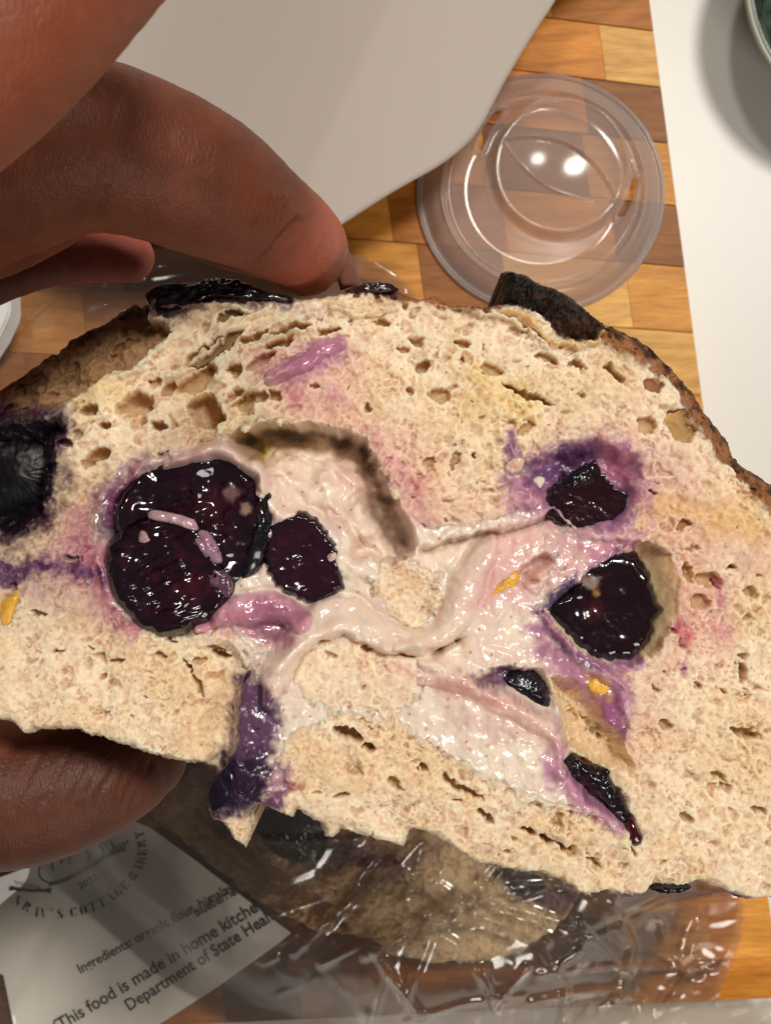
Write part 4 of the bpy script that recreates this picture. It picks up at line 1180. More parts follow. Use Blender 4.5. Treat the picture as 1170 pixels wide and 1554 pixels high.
col = mixc(col, lin((160, 84, 62)), 0.75 * thm)
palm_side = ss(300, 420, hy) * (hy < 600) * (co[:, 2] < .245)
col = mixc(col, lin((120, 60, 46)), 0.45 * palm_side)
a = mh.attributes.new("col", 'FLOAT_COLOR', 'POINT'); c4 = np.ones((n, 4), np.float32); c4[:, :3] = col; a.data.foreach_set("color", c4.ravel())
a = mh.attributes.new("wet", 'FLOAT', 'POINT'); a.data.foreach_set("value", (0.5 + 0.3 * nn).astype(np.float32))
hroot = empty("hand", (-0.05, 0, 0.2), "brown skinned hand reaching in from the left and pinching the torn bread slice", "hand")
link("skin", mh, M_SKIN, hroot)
def nail(c, along, side, ln, wd, lift):
    bm = bmesh.new(); nx, ny = 10, 10
    c = Vector(c); along = Vector(along).normalized(); side = Vector(side).normalized(); nrm = along.cross(side).normalized()
    if nrm.z < 0: nrm = -nrm
    g = [[bm.verts.new(c + along * (i / nx - .5) * ln + side * (j / ny - .5) * wd * (1 - 0.25 * abs(i / nx - .4) ** 2 * 4) + nrm * (lift - 1.1 * wd * ((j / ny - .5) ** 2) - 0.5 * ln * max(0, i / nx - .5) ** 2)) for j in range(ny + 1)] for i in range(nx + 1)]
    for i in range(nx):
        for j in range(ny): bm.faces.new((g[i][j], g[i + 1][j], g[i + 1][j + 1], g[i][j + 1]))
    bmesh.ops.solidify(bm, geom=bm.faces[:], thickness=0.0003)
    me = bpy.data.meshes.new("fingernail"); bm.to_mesh(me); bm.free()
    return link("fingernail", me, M_NAIL, hroot)
t0, t1 = P(466, 382, .211), P(508, 398, .188)
nail(P(531, 396, .2085), (0.42, -0.86, -0.2), (0.45, 0.1, -0.9), 0.0085, 0.0075, 0.0004)

# ------------------------------------------------------------------ translucent lid on the board
def build_lid():
    M_LID = mat_film("lid_plastic", milk=0.34, milk_rgb=(240, 228, 222), rough=0.12, tint=(240, 234, 228), gain=0.7, edge=0.5)
    c = P(822, 290, 0.004)
    root = empty("plastic_lid", c, "round translucent plastic lid with a raised inner ring and two slots lying on the board", "lid")
    R = 0.0415
    nr, na = 120, 240
    icx, icy, ir = 0.0058, 0.0070, 0.0222      # offset of the raised middle
    r = np.linspace(0.0, 1.0, nr + 1)[1:]; a = np.linspace(0, 2 * math.pi, na, endpoint=False)
    Rr, A = np.meshgrid(r, a, indexing='ij')
    x = Rr * R * np.cos(A) * 1.0; y = Rr * R * np.sin(A) * 0.97
    def bumpf(d, w): return np.exp(-(d / w) ** 2)
    z = 0.0035 * ss(0.99, 0.80, Rr)                                   # brim up to the shoulder
    z += 0.0012 * bumpf(Rr - 0.985, 0.012) + 0.0010 * bumpf(Rr - 0.82, 0.012) - 0.0008 * bumpf(Rr - 0.78, 0.012)
    di = np.hypot(x - icx, (y - icy))
    z += (0.0070 - np.minimum(di, ir) ** 2 / 0.15) * ss(ir * 1.08, ir * 0.94, di) + 0.0026 * ss(0.60, 0.84, Rr) * ss(1.0, 0.86, Rr)                       # raised middle
    z += 0.0011 * bumpf(di - ir * 0.98, 0.0005)
    # two arcs crossing as a leaf
    th = math.radians(-28)
    u = ((x - icx) * math.cos(th) + (y - icy) * math.sin(th)); v = (-(x - icx) * math.sin(th) + (y - icy) * math.cos(th))
    inside = (np.abs(u) < ir * 0.93)
    arc = 0.0078 * (1 - (u / (ir * 0.95)) ** 2)
    for sgn in (1, -1):
        z += inside * 0.0009 * bumpf(v - sgn * arc + 0.001, 0.00045)
    z -= inside * (np.abs(v + 0.001) < arc) * 0.0012
    z += 0.0003 * np.sin(2 * A + 0.6) * Rr
    z += (0.0009 * fbm(x * 1e4, y * 1e4, 260, 801, 1)) * 0.12
    # slots
    hole = np.zeros(x.shape, bool)
    for ang, dr in ((math.radians(150), 0.0286), (math.radians(-22), 0.0262)):
        cx, cy = (icx + dr * math.cos(ang)) * 0.97, (icy + dr * math.sin(ang)) * 0.97
        tx, ty = -math.sin(ang), math.cos(ang)
        uu = (x - cx) * tx + (y - cy) * ty; vv = (x - cx) * ty * -1 + (y - cy) * tx
        vv = vv - 18 * uu ** 2 * -1 if False else vv + 16 * uu ** 2 * (1 if True else -1) * (-1)
        k = np.hypot(np.maximum(np.abs(uu) - 0.0060, 0), vv)
        hole |= k < 0.0014
        z += 0.0009 * bumpf(k - 0.0020, 0.0005)
    V = np.stack([x, y, z], -1).reshape(-1, 3) + np.array([c.x, c.y, 0.0008])
    V = np.concatenate([V, [[c.x, c.y, 0.0008 + float(z[0].mean())]]])
    i = np.arange(na); j = (i + 1) % na
    qs = []
    hf = hole.reshape(-1)
    for k in range(nr - 1):
        q = np.stack([k * na + i, (k + 1) * na + i, (k + 1) * na + j, k * na + j], -1)
        qs.append(q[~(hf[q].all(1))])
    i2 = np.arange(0, na, 2)
    qs.append(np.stack([np.full(len(i2), nr * na), i2, i2 + 1, (i2 + 2) % na], -1))
    link("disc", mesh_np("disc", V, np.concatenate(qs)), M_LID, root)
    # thin outer lip
    bm = bmesh.new()
    rings = []
    for k in range(160):
        t = 2 * math.pi * k / 160
        ring = []
        for q in range(8):
            b = 2 * math.pi * q / 8
            rr = R + 0.0006 * math.cos(b)
            ring.append(bm.verts.new((c.x + rr * math.cos(t), c.y + rr * 0.97 * math.sin(t), 0.0008 + 0.0009 * math.sin(b) + 0.0003 * math.sin(2 * t + .6))))
        rings.append(ring)
    for k in range(160):
        for q in range(8):
            bm.faces.new((rings[k][q], rings[(k + 1) % 160][q], rings[(k + 1) % 160][(q + 1) % 8], rings[k][(q + 1) % 8]))
    me = bpy.data.meshes.new("rim"); bm.to_mesh(me); bm.free()
    link("rim", me, M_LID, root)
build_lid()

# ------------------------------------------------------------------ plain sheet, upper middle
def build_sheet():
    out = [(870,-60),(842,0),(815,42),(790,82),(765,125),(748,158),(733,186),(714,212),(690,234),(660,255),(628,273),(595,292),(560,314),(520,340),(470,372),(380,330),(150,250),(-60,120),(-60,-200),(950,-200)]
    st = 7
    xs = np.arange(-80, 940, st, dtype=np.float32); ys = np.arange(-220, 400, st, dtype=np.float32)
    x, y = np.meshgrid(xs, ys)
    zf = lambda x, y: 0.030 + 0.050 * ss(850, 100, x + 0.3 * y) + 0.006 * np.abs(((x - 480) * 0.91 + (y - 240) * 0.42) / 300.0) 
    pts = smooth_pts(out, 5)
    # polar fill keeps the edge clean
    p = np.array(pts); c = np.array([420.0, 60.0])
    nr = 40; na = len(p)
    t = np.linspace(0, 1, nr + 1)[1:]
    X = c[0] + t[:, None] * (p[None, :, 0] - c[0]); Y = c[1] + t[:, None] * (p[None, :, 1] - c[1])
    Z = zf(X, Y)
    X = np.concatenate([X.ravel(), [c[0]]]); Y = np.concatenate([Y.ravel(), [c[1]]]); Z = np.concatenate([Z.ravel(), [zf(*c)]])
    d = CAMZ - Z
    V = np.stack([(X - 585) * d / FPX, (777 - Y) * d / FPX, Z], -1)
    i = np.arange(na); j = (i + 1) % na
    qs = [np.stack([k * na + i, (k + 1) * na + i, (k + 1) * na + j, k * na + j], -1) for k in range(nr - 1)]
    me = mesh_np("paper_sheet", V, np.concatenate(qs))
    bm = bmesh.new(); bm.from_mesh(me)
    cv = [v for v in bm.verts]
    bm.verts.ensure_lookup_table()
    for k in range(na): bm.faces.new((bm.verts[nr * na], bm.verts[k], bm.verts[(k + 1) % na]))
    bmesh.ops.recalc_face_normals(bm, faces=bm.faces[:])
    bm.to_mesh(me); bm.free()
    M = mat_plain("sheet_paper", (186, 173, 163), 0.6, bump=((700, 3, 0.3),), bdist=0.0003, var=0.03, vscale=30)  # grey of a white sheet in shade, put into the base colour
    o = link("paper_sheet", me, M)
    s = o.modifiers.new("thickness", 'SOLIDIFY'); s.thickness = 0.0007; s.offset = -1
    tag(o, "large plain off-white sheet with a rounded corner overlapping the edge of the round lid", "paper sheet")
build_sheet()

# ------------------------------------------------------------------ dark green bowl at the upper right corner
def build_bowl():
    z0 = -0.022
    root = empty("green_bowl", Vector((P(1352, -25, 0.010).x, P(1352, -25, 0.010).y, z0)), "dark marbled green bowl with a pale rim on the white counter", "bowl")
    M_G, nt, out = new_mat("green_marble")
    L = nt.links.new
    p = N(nt, "ShaderNodeBsdfPrincipled", Roughness=0.18)
    tc = N(nt, "ShaderNodeTexCoord")
    n1 = N(nt, "ShaderNodeTexNoise", Scale=70.0, Detail=6.0, Distortion=1.5); L(tc.outputs["Object"], n1.inputs["Vector"])
    r = N(nt, "ShaderNodeValToRGB")
    r.color_ramp.elements[0].position = 0.38; r.color_ramp.elements[0].color = (0.012, 0.02, 0.014, 1)
    r.color_ramp.elements[1].position = 0.72; r.color_ramp.elements[1].color = (0.12, 0.15, 0.11, 1)
    L(n1.outputs["Fac"], r.inputs[0]); L(r.outputs[0], p.inputs["Base Color"]); L(p.outputs[0], out.inputs["Surface"])
    M_R = mat_plain("pale_rim", (150, 156, 138), 0.25)
    R = 0.0485
    c = root.location
    def lathe(name, prof, mat):
        na = 160; V = []
        for k in range(na):
            t = 2 * math.pi * k / na
            for (rr, zz) in prof: V.append((c.x + rr * math.cos(t), c.y + rr * math.sin(t), z0 + zz))
        m = len(prof); qs = [(k * m + q, ((k + 1) % na) * m + q, ((k + 1) % na) * m + q + 1, k * m + q + 1) for k in range(na) for q in range(m - 1)]
        return link(name, mesh_np(name, V, qs), mat, root)
    H = 0.032
    lathe("body", [(0.004, .0005), (0.022, .0005), (0.026, .003), (0.038, .012), (R - .001, H - .002), (R - .001, H), (R - 0.004, H), (R - .006, H - .004), (0.036, .014), (0.022, .006), (0.002, .004)], M_G)
    lathe("rim", [(R - .001, H - .001), (R + .0002, H - .0005), (R + .0004, H + .0006), (R - .0006, H + .0012), (R - .0018, H + .0008), (R - .002, H)], M_R)
build_bowl()

# ------------------------------------------------------------------ folded napkin corner, left edge
bm = bmesh.new()
ol = [(-90,425),(-20,428),(6,432),(14,440),(15,470),(12,482),(-2,512),(-20,540),(-90,600)]
for lay, (zz, sh) in enumerate(((0.026, 0), (0.0265, 2), (0.028, -2))):
    tv = [bm.verts.new(P(a + sh, b + sh * .6, zz + 0.002 * math.sin(a * .05))) for a, b in ol]
    bv = [bm.verts.new(v.co - Vector((0, 0, 0.0003 if lay else 0.0118))) for v in tv]
    bm.faces.new(tv[::-1]); bm.faces.new(bv)
    for i in range(len(tv)): bm.faces.new((tv[i], tv[(i + 1) % len(tv)], bv[(i + 1) % len(tv)], bv[i]))
bmesh.ops.recalc_face_normals(bm, faces=bm.faces[:])
me = bpy.data.meshes.new("folded_napkin"); bm.to_mesh(me); bm.free()
o = link("folded_napkin", me, mat_plain("napkin_white", (240, 240, 238), 0.8, bump=((900, 3, 0.6),), bdist=0.0004), None, False)
tag(o, "bright white folded napkin corner showing at the left edge below the fingers", "napkin")

# ------------------------------------------------------------------ second piece of bread inside the bag
Z2 = 0.032
def build_bread2():
    F = Field(180, 960, 1060, 1500, 2.0, warp=5.0, seed=41)
    x, y = F.x, F.y
    SIL = [(210,1244),(240,1215),(300,1160),(340,1100),(620,1080),(900,1150),(935,1250),(892,1360),(872,1395),(842,1428),(792,1462),(722,1478),(650,1476),(600,1466),(562,1440),(520,1434),(470,1425),(430,1405),(380,1375),(330,1337),(280,1297),(236,1262)]
    sil = poly_sd(F.wx, F.wy, SIL)
    F.c[:] = lin((232, 198, 152))
    F.h = 5 * fbm(x, y, 60, 401, 3) - 8 * foam(x, y, 16, 35, 1.6, 402) - 5 * foam(x, y, 8, 35, 1.3, 403) + 4 * ridged(x, y, 14, 404, 3)
    g = ss(540, 640, x + 0.3 * (y - 1300) + 30 * fbm(x, y, 40, 405, 3))
    F.paint((slice(None), slice(None)), g * 0.85, (224, 200, 164))
    F.paint((slice(None), slice(None)), ss(0.0, 0.6, fbm(x, y, 24, 406, 4)) * 0.5, (160, 134, 98))
    edge = ss(34, 4, sil + 10 * fbm(x, y, 24, 407, 3)) * ss(560, 480, x)
    F.paint((slice(None), slice(None)), edge * 0.9, (168, 108, 64), 0.3)
    edge2 = ss(10, 1, sil + 5 * fbm(x, y, 14, 408, 3)) * ss(600, 520, x)
    F.paint((slice(None), slice(None)), edge2 * 0.9, (70, 38, 26), 0.3)
    F.stain([(330,1210),(420,1220),(520,1270),(640,1300),(600,1330),(480,1310),(400,1280),(340,1260)], (112, 62, 92), 28, .9, .4)
    F.stain([(740,1315),(800,1320),(890,1350),(870,1400),(820,1380),(770,1350)], (84, 46, 76), 14, .9, .4)
    F.stain([(310,1180),(380,1180),(400,1290),(330,1270)], (112, 76, 96), 20, .7)
    # crease between crust lip and crumb
    w, (dd, r_) = F.ld([(300,1235),(380,1300),(430,1335),(500,1385),(520,1410)], 40, [5, 7, 8, 9, 6])
    F.h[w] -= 26 * ss(1.5, 0.2, dd / r_)
    w, (dd, r_) = F.ld([(270,1255),(350,1320),(420,1370),(490,1410)], 40, [14, 17, 18, 12])
    F.h[w] += 12 * np.sqrt(np.clip(1 - (dd / r_) ** 2, 0, 1))
    F.h -= 40 * ss(30, 0, sil) ** 2
    ok = sil > 0
    q, idx = grid_quads(ok)
    uu = (CAMZ - Z2) / FPX
    V = np.stack([(F.x - 585) * uu, (777 - F.y) * uu, Z2 + F.h * uu], -1).reshape(-1, 3)
    root = empty("bread_half", (0, -0.09, 0.004), "other half of the blueberry loaf lying inside the clear bag under the held slice", "bread half")
    lab = (edge > 0.35)
    for name, m_, mat in (("crumb", q & ~lab[:-1, :-1], M_CRUMB), ("crust", q & lab[:-1, :-1], M_CRUST)):
        quads = idx[m_]; used, inv = np.unique(quads, return_inverse=True)
        o = link(name, mesh_np(name, V[used], inv.reshape(-1, 4), F.c.reshape(-1, 3)[used], F.w.reshape(-1)[used]), mat, root)
        if name == "crumb": o["kind"] = "stuff"
    # underside
    pts = smooth_pts(SIL, 3); n = len(pts); vv = []
    for a, b in pts: vv.append(((a - 585) * uu, (777 - b) * uu, Z2 - 0.0085))
    c = np.mean(vv, 0)
    for a in list(vv): vv.append((c[0] + (a[0] - c[0]) * .97, c[1] + (a[1] - c[1]) * .97, 0.004))
    for a in list(vv[n:2 * n]): vv.append((c[0] + (a[0] - c[0]) * .5, c[1] + (a[1] - c[1]) * .5, 0.0035))
    qs = [(k + s, (k + 1) % n + s, (k + 1) % n + n + s, k + n + s) for s in (0, n) for k in range(n)]
    link("rind", mesh_np("rind", vv, qs, np.tile(lin((186, 158, 122)), (len(vv), 1)), np.zeros(len(vv))), M_CRUST, root)
    lump("blueberry", [(395,1235),(430,1218),(470,1225),(498,1250),(496,1285),(470,1308),(430,1304),(402,1282),(388,1258)], root, M_BERRY, -6, 34, skin_c((8,7,10),(26,18,26),31), seed=31, rough=4, rs=12, zplane=Z2, label="black berry on the half loaf in the bag")
    lump("blueberry", [(760,1325),(800,1322),(830,1340),(815,1362),(780,1358)], root, M_BERRY, -6, 22, skin_c((30,14,30),(70,40,66),32), seed=32, rough=3, rs=12, zplane=Z2, nr=20, na=80)
build_bread2()

# ------------------------------------------------------------------ printed paper label in the bag
M_PAPER = mat_plain("label_paper", (244, 241, 236), 0.55, bump=((400, 3, 0.3),), bdist=0.0003, var=0.02)
M_INK = mat_plain("ink_black", (26, 24, 26), 0.6)
M_INK2 = mat_plain("ink_grey_green", (84, 92, 88), 0.6)
ZL = 0.012
lab_z = lambda x, y: ZL + 0.0007 * math.sin(x * 0.018 + 1) * math.cos(y * 0.02) - 0.0014 * math.exp(-(((x - 60) * .9 + (y - 1430) * .5) / 14.0) ** 2) * (1 if y > 1380 else 0) + 0.012 * max(0.0, (60 - x) / 200.0)
def LP(x, y, up=0.0):
    return P(x, y, lab_z(x, y) + up)
label_root = empty("bakery_label", P(200, 1420, ZL - 0.005), "white bakery label printed with a loaf and ingredients text lying in the bag", "label")
ol = [(-90,1375),(0,1332),(90,1298),(170,1262),(205,1247),(228,1256),(300,1308),(370,1362),(442,1416),(420,1434),(330,1498),(240,1556),(150,1610),(40,1640),(22,1560),(6,1480),(-90,1440)]
bm = bmesh.new()
xs = list(range(-100, 460, 10)); ys = list(range(1235, 1650, 10))
gv = {}
for i, a in enumerate(xs):
    for j, b in enumerate(ys): gv[i, j] = (a, b)
pp = np.array([[gv[i, j] for j in range(len(ys))] for i in range(len(xs))], dtype=np.float32)
# polar fill for clean edges
p = np.array(ol, dtype=float)
dense = []
for k in range(len(p)):
    a, b = p[k], p[(k + 1) % len(p)]
    m_ = max(1, int(np.hypot(*(b - a)) / 8))
    for t in range(m_): dense.append(a + (b - a) * t / m_)
dense = np.array(dense); cc = np.array([190.0, 1440.0]); nr = 34; na = len(dense)
V = []
for k in range(1, nr + 1):
    for q in dense:
        s_ = cc + (q - cc) * k / nr; V.append(LP(s_[0], s_[1]))
V.append(LP(*cc))
qs = [(k * na + i, (k + 1) * na + i, (k + 1) * na + (i + 1) % na, k * na + (i + 1) % na) for k in range(nr - 1) for i in range(na)]
me = mesh_np("paper", V, qs)
b2 = bmesh.new(); b2.from_mesh(me); b2.verts.ensure_lookup_table()
for k in range(na): b2.faces.new((b2.verts[nr * na], b2.verts[k], b2.verts[(k + 1) % na]))
bmesh.ops.recalc_face_normals(b2, faces=b2.faces[:]); b2.to_mesh(me); b2.free()
paper = link("paper", me, M_PAPER, label_root)
bm.free()

def flat_mesh(name, polys, mat, up=0.00025, bridge=False):
    """polygons given in label pixels, laid just over the paper"""
    bm = bmesh.new()
    for poly in polys:
        vs = [bm.verts.new(LP(a, b, up)) for a, b in poly]
        try: bm.faces.new(vs)
        except ValueError: pass
    me = bpy.data.meshes.new(name); bm.to_mesh(me); bm.free()
    for pl in me.polygons: pass
    return link(name, me, mat, label_root, False)
def text_line(name, s, x, y, x2, y2, size, mat=None):
    cu = bpy.data.curves.new(name, 'FONT'); cu.body = s; cu.size = 1.0; cu.resolution_u = 3
    cu.offset = 0.018
    t = bpy.data.objects.new(name, cu); COL.objects.link(t)
    dgx = bpy.context.evaluated_depsgraph_get()
    me = bpy.data.meshes.new_from_object(t.evaluated_get(dgx))
    bpy.data.objects.remove(t)
    w = max(v.co.x for v in me.vertices)
    L_ = math.hypot(x2 - x, y2 - y); ca, sa = (x2 - x) / L_, (y2 - y) / L_
    kx = L_ / w
    for v in me.vertices:
        u, h = v.co.x * kx, v.co.y * size
        v.co = LP(x + u * ca + h * sa, y + u * sa - h * ca, 0.00025)
    return link(name, me, mat or M_INK, label_root, False)
text_line("lettering", "Ingredients: organic flour, himalayan", 122, 1478, 372, 1343, 21)
text_line("lettering", "blueberries", 298, 1392, 366, 1354, 21)
text_line("lettering", "(This food is made in home kitchen", 86, 1568, 404, 1376, 27)
text_line("lettering", "Department of State Health", 196, 1535, 428, 1388, 26)
text_line("lettering", "2022", 122, 1350, 151, 1334, 14)
G = {
 'S': [[(.1,.72),(.3,1),(.5,1),(.42,.8)],[(.1,.72),(.42,.78),(.86,.3),(.55,.2)],[(.86,.3),(.7,0),(.5,0),(.56,.22)],[(.72,.98),(.84,1),(.84,.72)],[(.1,.28),(.1,0),(.25,.02)]],
 'R': [[(.05,0),(.33,0),(.33,1),(.05,1)],[(.4,1),(.6,1),(.6,.5),(.4,.5)],[(.6,.98),(.85,.85),(.85,.62),(.6,.52)],[(.45,.45),(.65,.45),(.95,0),(.68,0)]],
 'A': [[(.02,0),(.2,0),(.16,.12),(.06,.12)],[(.4,1),(.58,1),(.98,0),(.62,0)]],
 'V': [[(.02,1),(.38,1),(.62,0),(.5,0)],[(.78,1),(.98,1),(.9,.88),(.8,.88)]],
 "'": [[(.35,1),(.6,1),(.5,.7),(.42,.7)]],
 'C': [[(.05,.5),(.12,.85),(.4,1),(.4,0),(.12,.15)],[(.6,1),(.9,.95),(.88,.7),(.75,.72)],[(.55,0),(.85,.1),(.92,.25),(.6,.12)]],
 'O': [[(.02,.5),(.1,.85),(.4,1),(.4,0),(.1,.15)],[(.6,1),(.9,.85),(.98,.5),(.9,.15),(.6,0)]],
 'T': [[(.36,0),(.66,0),(.66,1),(.36,1)],[(.02,1),(.28,1),(.05,.75)],[(.74,1),(.98,1),(.97,.75)]],
 'G': [[(.05,.5),(.12,.85),(.38,1),(.38,0),(.12,.15)],[(.6,1),(.88,.95),(.86,.7)],[(.6,0),(.9,.05),(.9,.45),(.6,.45)]],
 'E': [[(.08,0),(.4,0),(.4,1),(.08,1)],[(.5,1),(.85,1),(.85,.75)],[(.5,.58),(.66,.65),(.66,.38),(.5,.44)],[(.5,0),(.88,0),(.88,.28)]],
 'B': [[(.05,0),(.35,0),(.35,1),(.05,1)],[(.45,1),(.75,.95),(.85,.75),(.75,.55),(.45,.52)],[(.45,.47),(.8,.42),(.95,.24),(.8,.04),(.45,0)]],
 'K': [[(.05,0),(.35,0),(.35,1),(.05,1)],[(.42,.5),(.8,1),(.95,1),(.55,.5)],[(.45,.48),(.7,.55),(.98,0),(.68,0)]],
 'Y': [[(.02,1),(.36,1),(.6,.5),(.42,.45)],[(.75,1),(.98,1),(.66,.5),(.6,.55)],[(.4,0),(.66,0),(.66,.42),(.4,.42)]]}
word = [('S',28,1367),('R',42,1376),('A',55,1383),('V',67,1386),("'",79,1386),('S',92,1387),('C',112,1384),('O',127,1381),('T',141,1376),('T',155,1370),('A',168,1362),('G',180,1353),('E',190,1343),
        ('B',202,1329),('A',209,1317),('K',214,1305),('E',216,1293),('R',215,1280),('Y',212,1267)]
polys = []
for k, (ch, cx, cy) in enumerate(word):
    a, b = word[max(k - 1, 0)], word[min(k + 1, len(word) - 1)]
    L_ = math.hypot(b[1] - a[1], b[2] - a[2]); ca, sa = (b[1] - a[1]) / L_, (b[2] - a[2]) / L_
    for poly in G[ch]:
        q = []
        for (gx_, gy_) in poly:
            uu, vv = (gx_ - .5) * 12.0, (gy_ - .5) * 14.5
            q.append((cx + uu * ca + vv * sa, cy + uu * sa - vv * ca))
        polys.append(q)
flat_mesh("lettering", polys, M_INK)
def stroke(pts, w):
    out = []
    pts = smooth_pts(pts, 4, False)
    for k in range(len(pts) - 1):
        (x1, y1), (x2, y2) = pts[k], pts[k + 1]
        L_ = math.hypot(x2 - x1, y2 - y1) or 1; nx, ny = -(y2 - y1) / L_ * w / 2, (x2 - x1) / L_ * w / 2
        out.append([(x1 + nx, y1 + ny), (x2 + nx, y2 + ny), (x2 - nx, y2 - ny), (x1 - nx, y1 - ny)])
    return out
zz = lambda L_: [(a / 4.875, 1240 + b / 4.875) for a, b in L_]
lg = []
lg += stroke(zz([(360,325),(305,350),(290,400),(305,450),(370,485),(480,470),(600,395),(655,330),(650,265),(600,235),(520,240)]), 3)
lg += stroke(zz([(385,320),(395,395)]), 3) + stroke(zz([(450,290),(460,345)]), 3) + stroke(zz([(512,255),(520,350)]), 3)
lg += stroke(zz([(360,498),(470,470),(600,405),(720,335),(830,270),(930,235)]), 6)
lg += stroke(zz([(735,205),(768,265),(735,320)]), 3) + stroke(zz([(820,180),(842,225),(820,265)]), 3)
for k in range(7): lg += stroke(zz([(110 + k * 28, 470 + k * 6), (140 + k * 28, 505 + k * 5)]), 1.3)
for k in range(8): lg += stroke(zz([(850 + (k % 4) * 28, 215 - (k % 4) * 14), (875 + (k % 4) * 26, 250 - (k % 4) * 16 - (k // 4) * 20)]), 2.5)
flat_mesh("loaf_emblem", lg, M_INK2)
wh = []
for k in range(6): wh += stroke(zz([(70 + k * 52, 535 + (k % 2) * 6), (120 + k * 52, 530 + k * 5)]), 4.2)
wh += stroke(zz([(80,520),(240,548),(385,530)]), 3)
flat_mesh("wheat_emblem", wh, M_INK, up=0.0004)

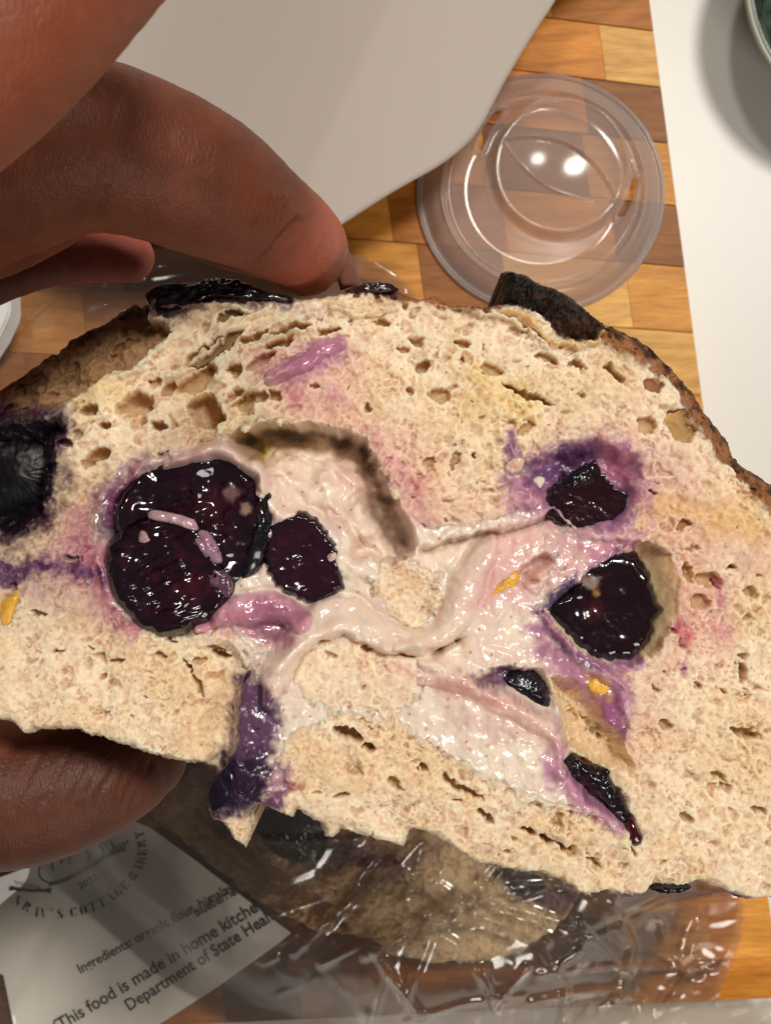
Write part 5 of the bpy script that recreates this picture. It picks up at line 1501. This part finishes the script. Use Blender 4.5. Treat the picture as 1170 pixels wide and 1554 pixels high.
# ------------------------------------------------------------------ clear crinkled bag
def build_bag():
    M_BAG = mat_film("bag_film", milk=0.06, milk_rgb=(224, 216, 206), rough=0.15, tint=(249, 246, 242), gain=2.4, ior=1.5, edge=0.08)
    out = [(-200,420),(-60,440),(40,415),(92,397),(180,380),(300,372),(420,372),(540,384),(590,402),(622,432),(680,520),(800,760),(960,1060),(1070,1250),(1118,1340),(1132,1376),(1126,1430),(1106,1480),(1088,1524),(1190,1512),(1260,1560),(1260,1680),(-200,1680)]
    st = 3.4
    xs = np.arange(-200, 1265, st, dtype=np.float32); ys = np.arange(360, 1685, st, dtype=np.float32)
    x, y = np.meshgrid(xs, ys)
    sd = poly_sd(x + 2 * fbm(x, y, 40, 901, 2), y, out)
    # draped over the half loaf
    SIL = [(190,1244),(240,1190),(300,1130),(600,1040),(940,1150),(960,1260),(902,1370),(880,1415),(845,1450),(792,1480),(722,1496),(650,1494),(590,1480),(520,1452),(430,1425),(330,1357),(236,1282)]
    s2 = poly_sd(x, y, SIL)
    base = 0.008 + 0.032 * ss(-150, 25, s2)
    base += 0.008 * ss(520, 420, x) * ss(1180, 1240, y) * ss(25, -100, s2)   # over the label
    base += 0.004 * fbm(x, y, 200, 902, 1)
    rz = random.Random(31)
    h = np.zeros(x.shape, np.float32)
    def fold(pts, w, a):
        nonlocal h
        d = line_d(x, y, pts)
        h += a * np.exp(-(d / (0.55 * w)) ** 2)
    for pts, w, a in (([(488,1463),(560,1428),(640,1390),(700,1358),(736,1345)], 10, .0022), ([(556,1450),(620,1418),(680,1398),(735,1392),(790,1412),(830,1430)], 15, .0032),
                      ([(566,1442),(590,1478),(640,1545)], 12, .0028), ([(590,1480),(575,1520),(555,1600)], 9, .0018), ([(735,1470),(750,1530),(790,1480),(800,1470)], 12, .003),
                      ([(745,1350),(770,1375),(866,1404)], 10, .0028), ([(745,1348),(830,1345),(866,1400)], 8, .002), ([(850,1465),(880,1445),(885,1430)], 10, .003),
                      ([(915,1535),(950,1512),(975,1514),(990,1560)], 9, .0026), ([(540,1340),(570,1300),(572,1230)], 9, .0024), ([(590,1362),(640,1345),(660,1330)], 10, .0028),
                      ([(880,1400),(940,1470),(955,1480)], 9, .002), ([(1000,1400),(1010,1440),(1060,1480)], 9, .002), ([(1060,1400),(1040,1480),(1000,1540)], 12, .0018),
                      ([(0,530),(60,470),(125,420)], 9, .0022), ([(-20,560),(30,520)], 9, .002), ([(200,430),(240,400),(300,395)], 12, .003), ([(230,420),(290,410)], 10, .003),
                      ([(560,395),(600,420),(615,436)], 12, .003), ([(385,1455),(400,1462),(420,1452)], 8, .002), ([(300,1520),(420,1430),(500,1400)], 14, .0015),
                      ([(640,1400),(700,1440),(740,1500),(760,1560)], 12, .0022), ([(820,1440),(860,1500),(850,1580)], 12, .002), ([(930,1370),(960,1440),(940,1520)], 14, .0018),
                      ([(170,1330),(250,1380),(340,1410)], 12, .0008)):
        fold(pts, w, a)
    for k in range(20):
        cx, cy = rz.uniform(380, 1200), rz.uniform(1270, 1640)
        if cx < 420 and cy < 1500: continue
        a = rz.gauss(-0.5, 0.6); l = rz.uniform(60, 200); b = rz.uniform(-.35, .35)
        fold([(cx - l * math.cos(a), cy - l * math.sin(a)), (cx, cy), (cx + l * math.cos(a + b), cy + l * math.sin(a + b))], rz.uniform(6, 16), rz.uniform(-.0012, .0026))
    for k in range(10):
        cx, cy = rz.uniform(-60, 620), rz.uniform(385, 520)
        a = rz.uniform(-0.9, -0.3); l = rz.uniform(20, 70)
        fold([(cx - l * math.cos(a), cy - l * math.sin(a)), (cx + l * math.cos(a), cy + l * math.sin(a))], rz.uniform(8, 16), rz.uniform(-.001, .0014))
    calm = (1 - 0.93 * ss(440, 380, x) * ss(1200, 1260, y)) * (1 - 0.7 * ss(640, 560, y))
    f1, f2, r = worley((x + 14 * fbm(x, y, 50, 903, 2)) / 70, y / 60, 904)
    z = base + h * calm + calm * (0.0003 * ss(0.3, 0.0, f2 - f1) + 0.0003 * perlin(x / 45, y / 45, 905))
    M = (sd > 0)
    q, idx = grid_quads(M)
    d = CAMZ - z
    V = np.stack([(x - 585) * d / FPX, (777 - y) * d / FPX, z], -1).reshape(-1, 3)
    quads = idx[q]; used, inv = np.unique(quads, return_inverse=True)
    root = empty("clear_bag", (0, -0.08, 0.002), "crinkled clear plastic bag lying on the board around the label and half loaf", "plastic bag")
    link("front_panel", mesh_np("front_panel", V[used], inv.reshape(-1, 4)), M_BAG, root)
    # back panel, flatter, on the board
    M_BACK = mat_film("bag_film_back", milk=0.05, milk_rgb=(220, 212, 204), rough=0.12, tint=(240, 236, 230), gain=1.0, bump=((160, 4, 0.8),), bdist=0.0006, edge=0.2)
    zb = 0.0016 + 0.0012 * (0.5 + 0.5 * fbm(x, y, 50, 911, 3))
    sb = poly_sd(x, y, out) - 3
    q, idx = grid_quads((sb > 0))
    d = CAMZ - zb
    V = np.stack([(x - 585) * d / FPX, (777 - y) * d / FPX, zb], -1).reshape(-1, 3)
    quads = idx[q]; used, inv = np.unique(quads, return_inverse=True)
    link("back_panel", mesh_np("back_panel", V[used], inv.reshape(-1, 4)), M_BACK, root)
build_bag()
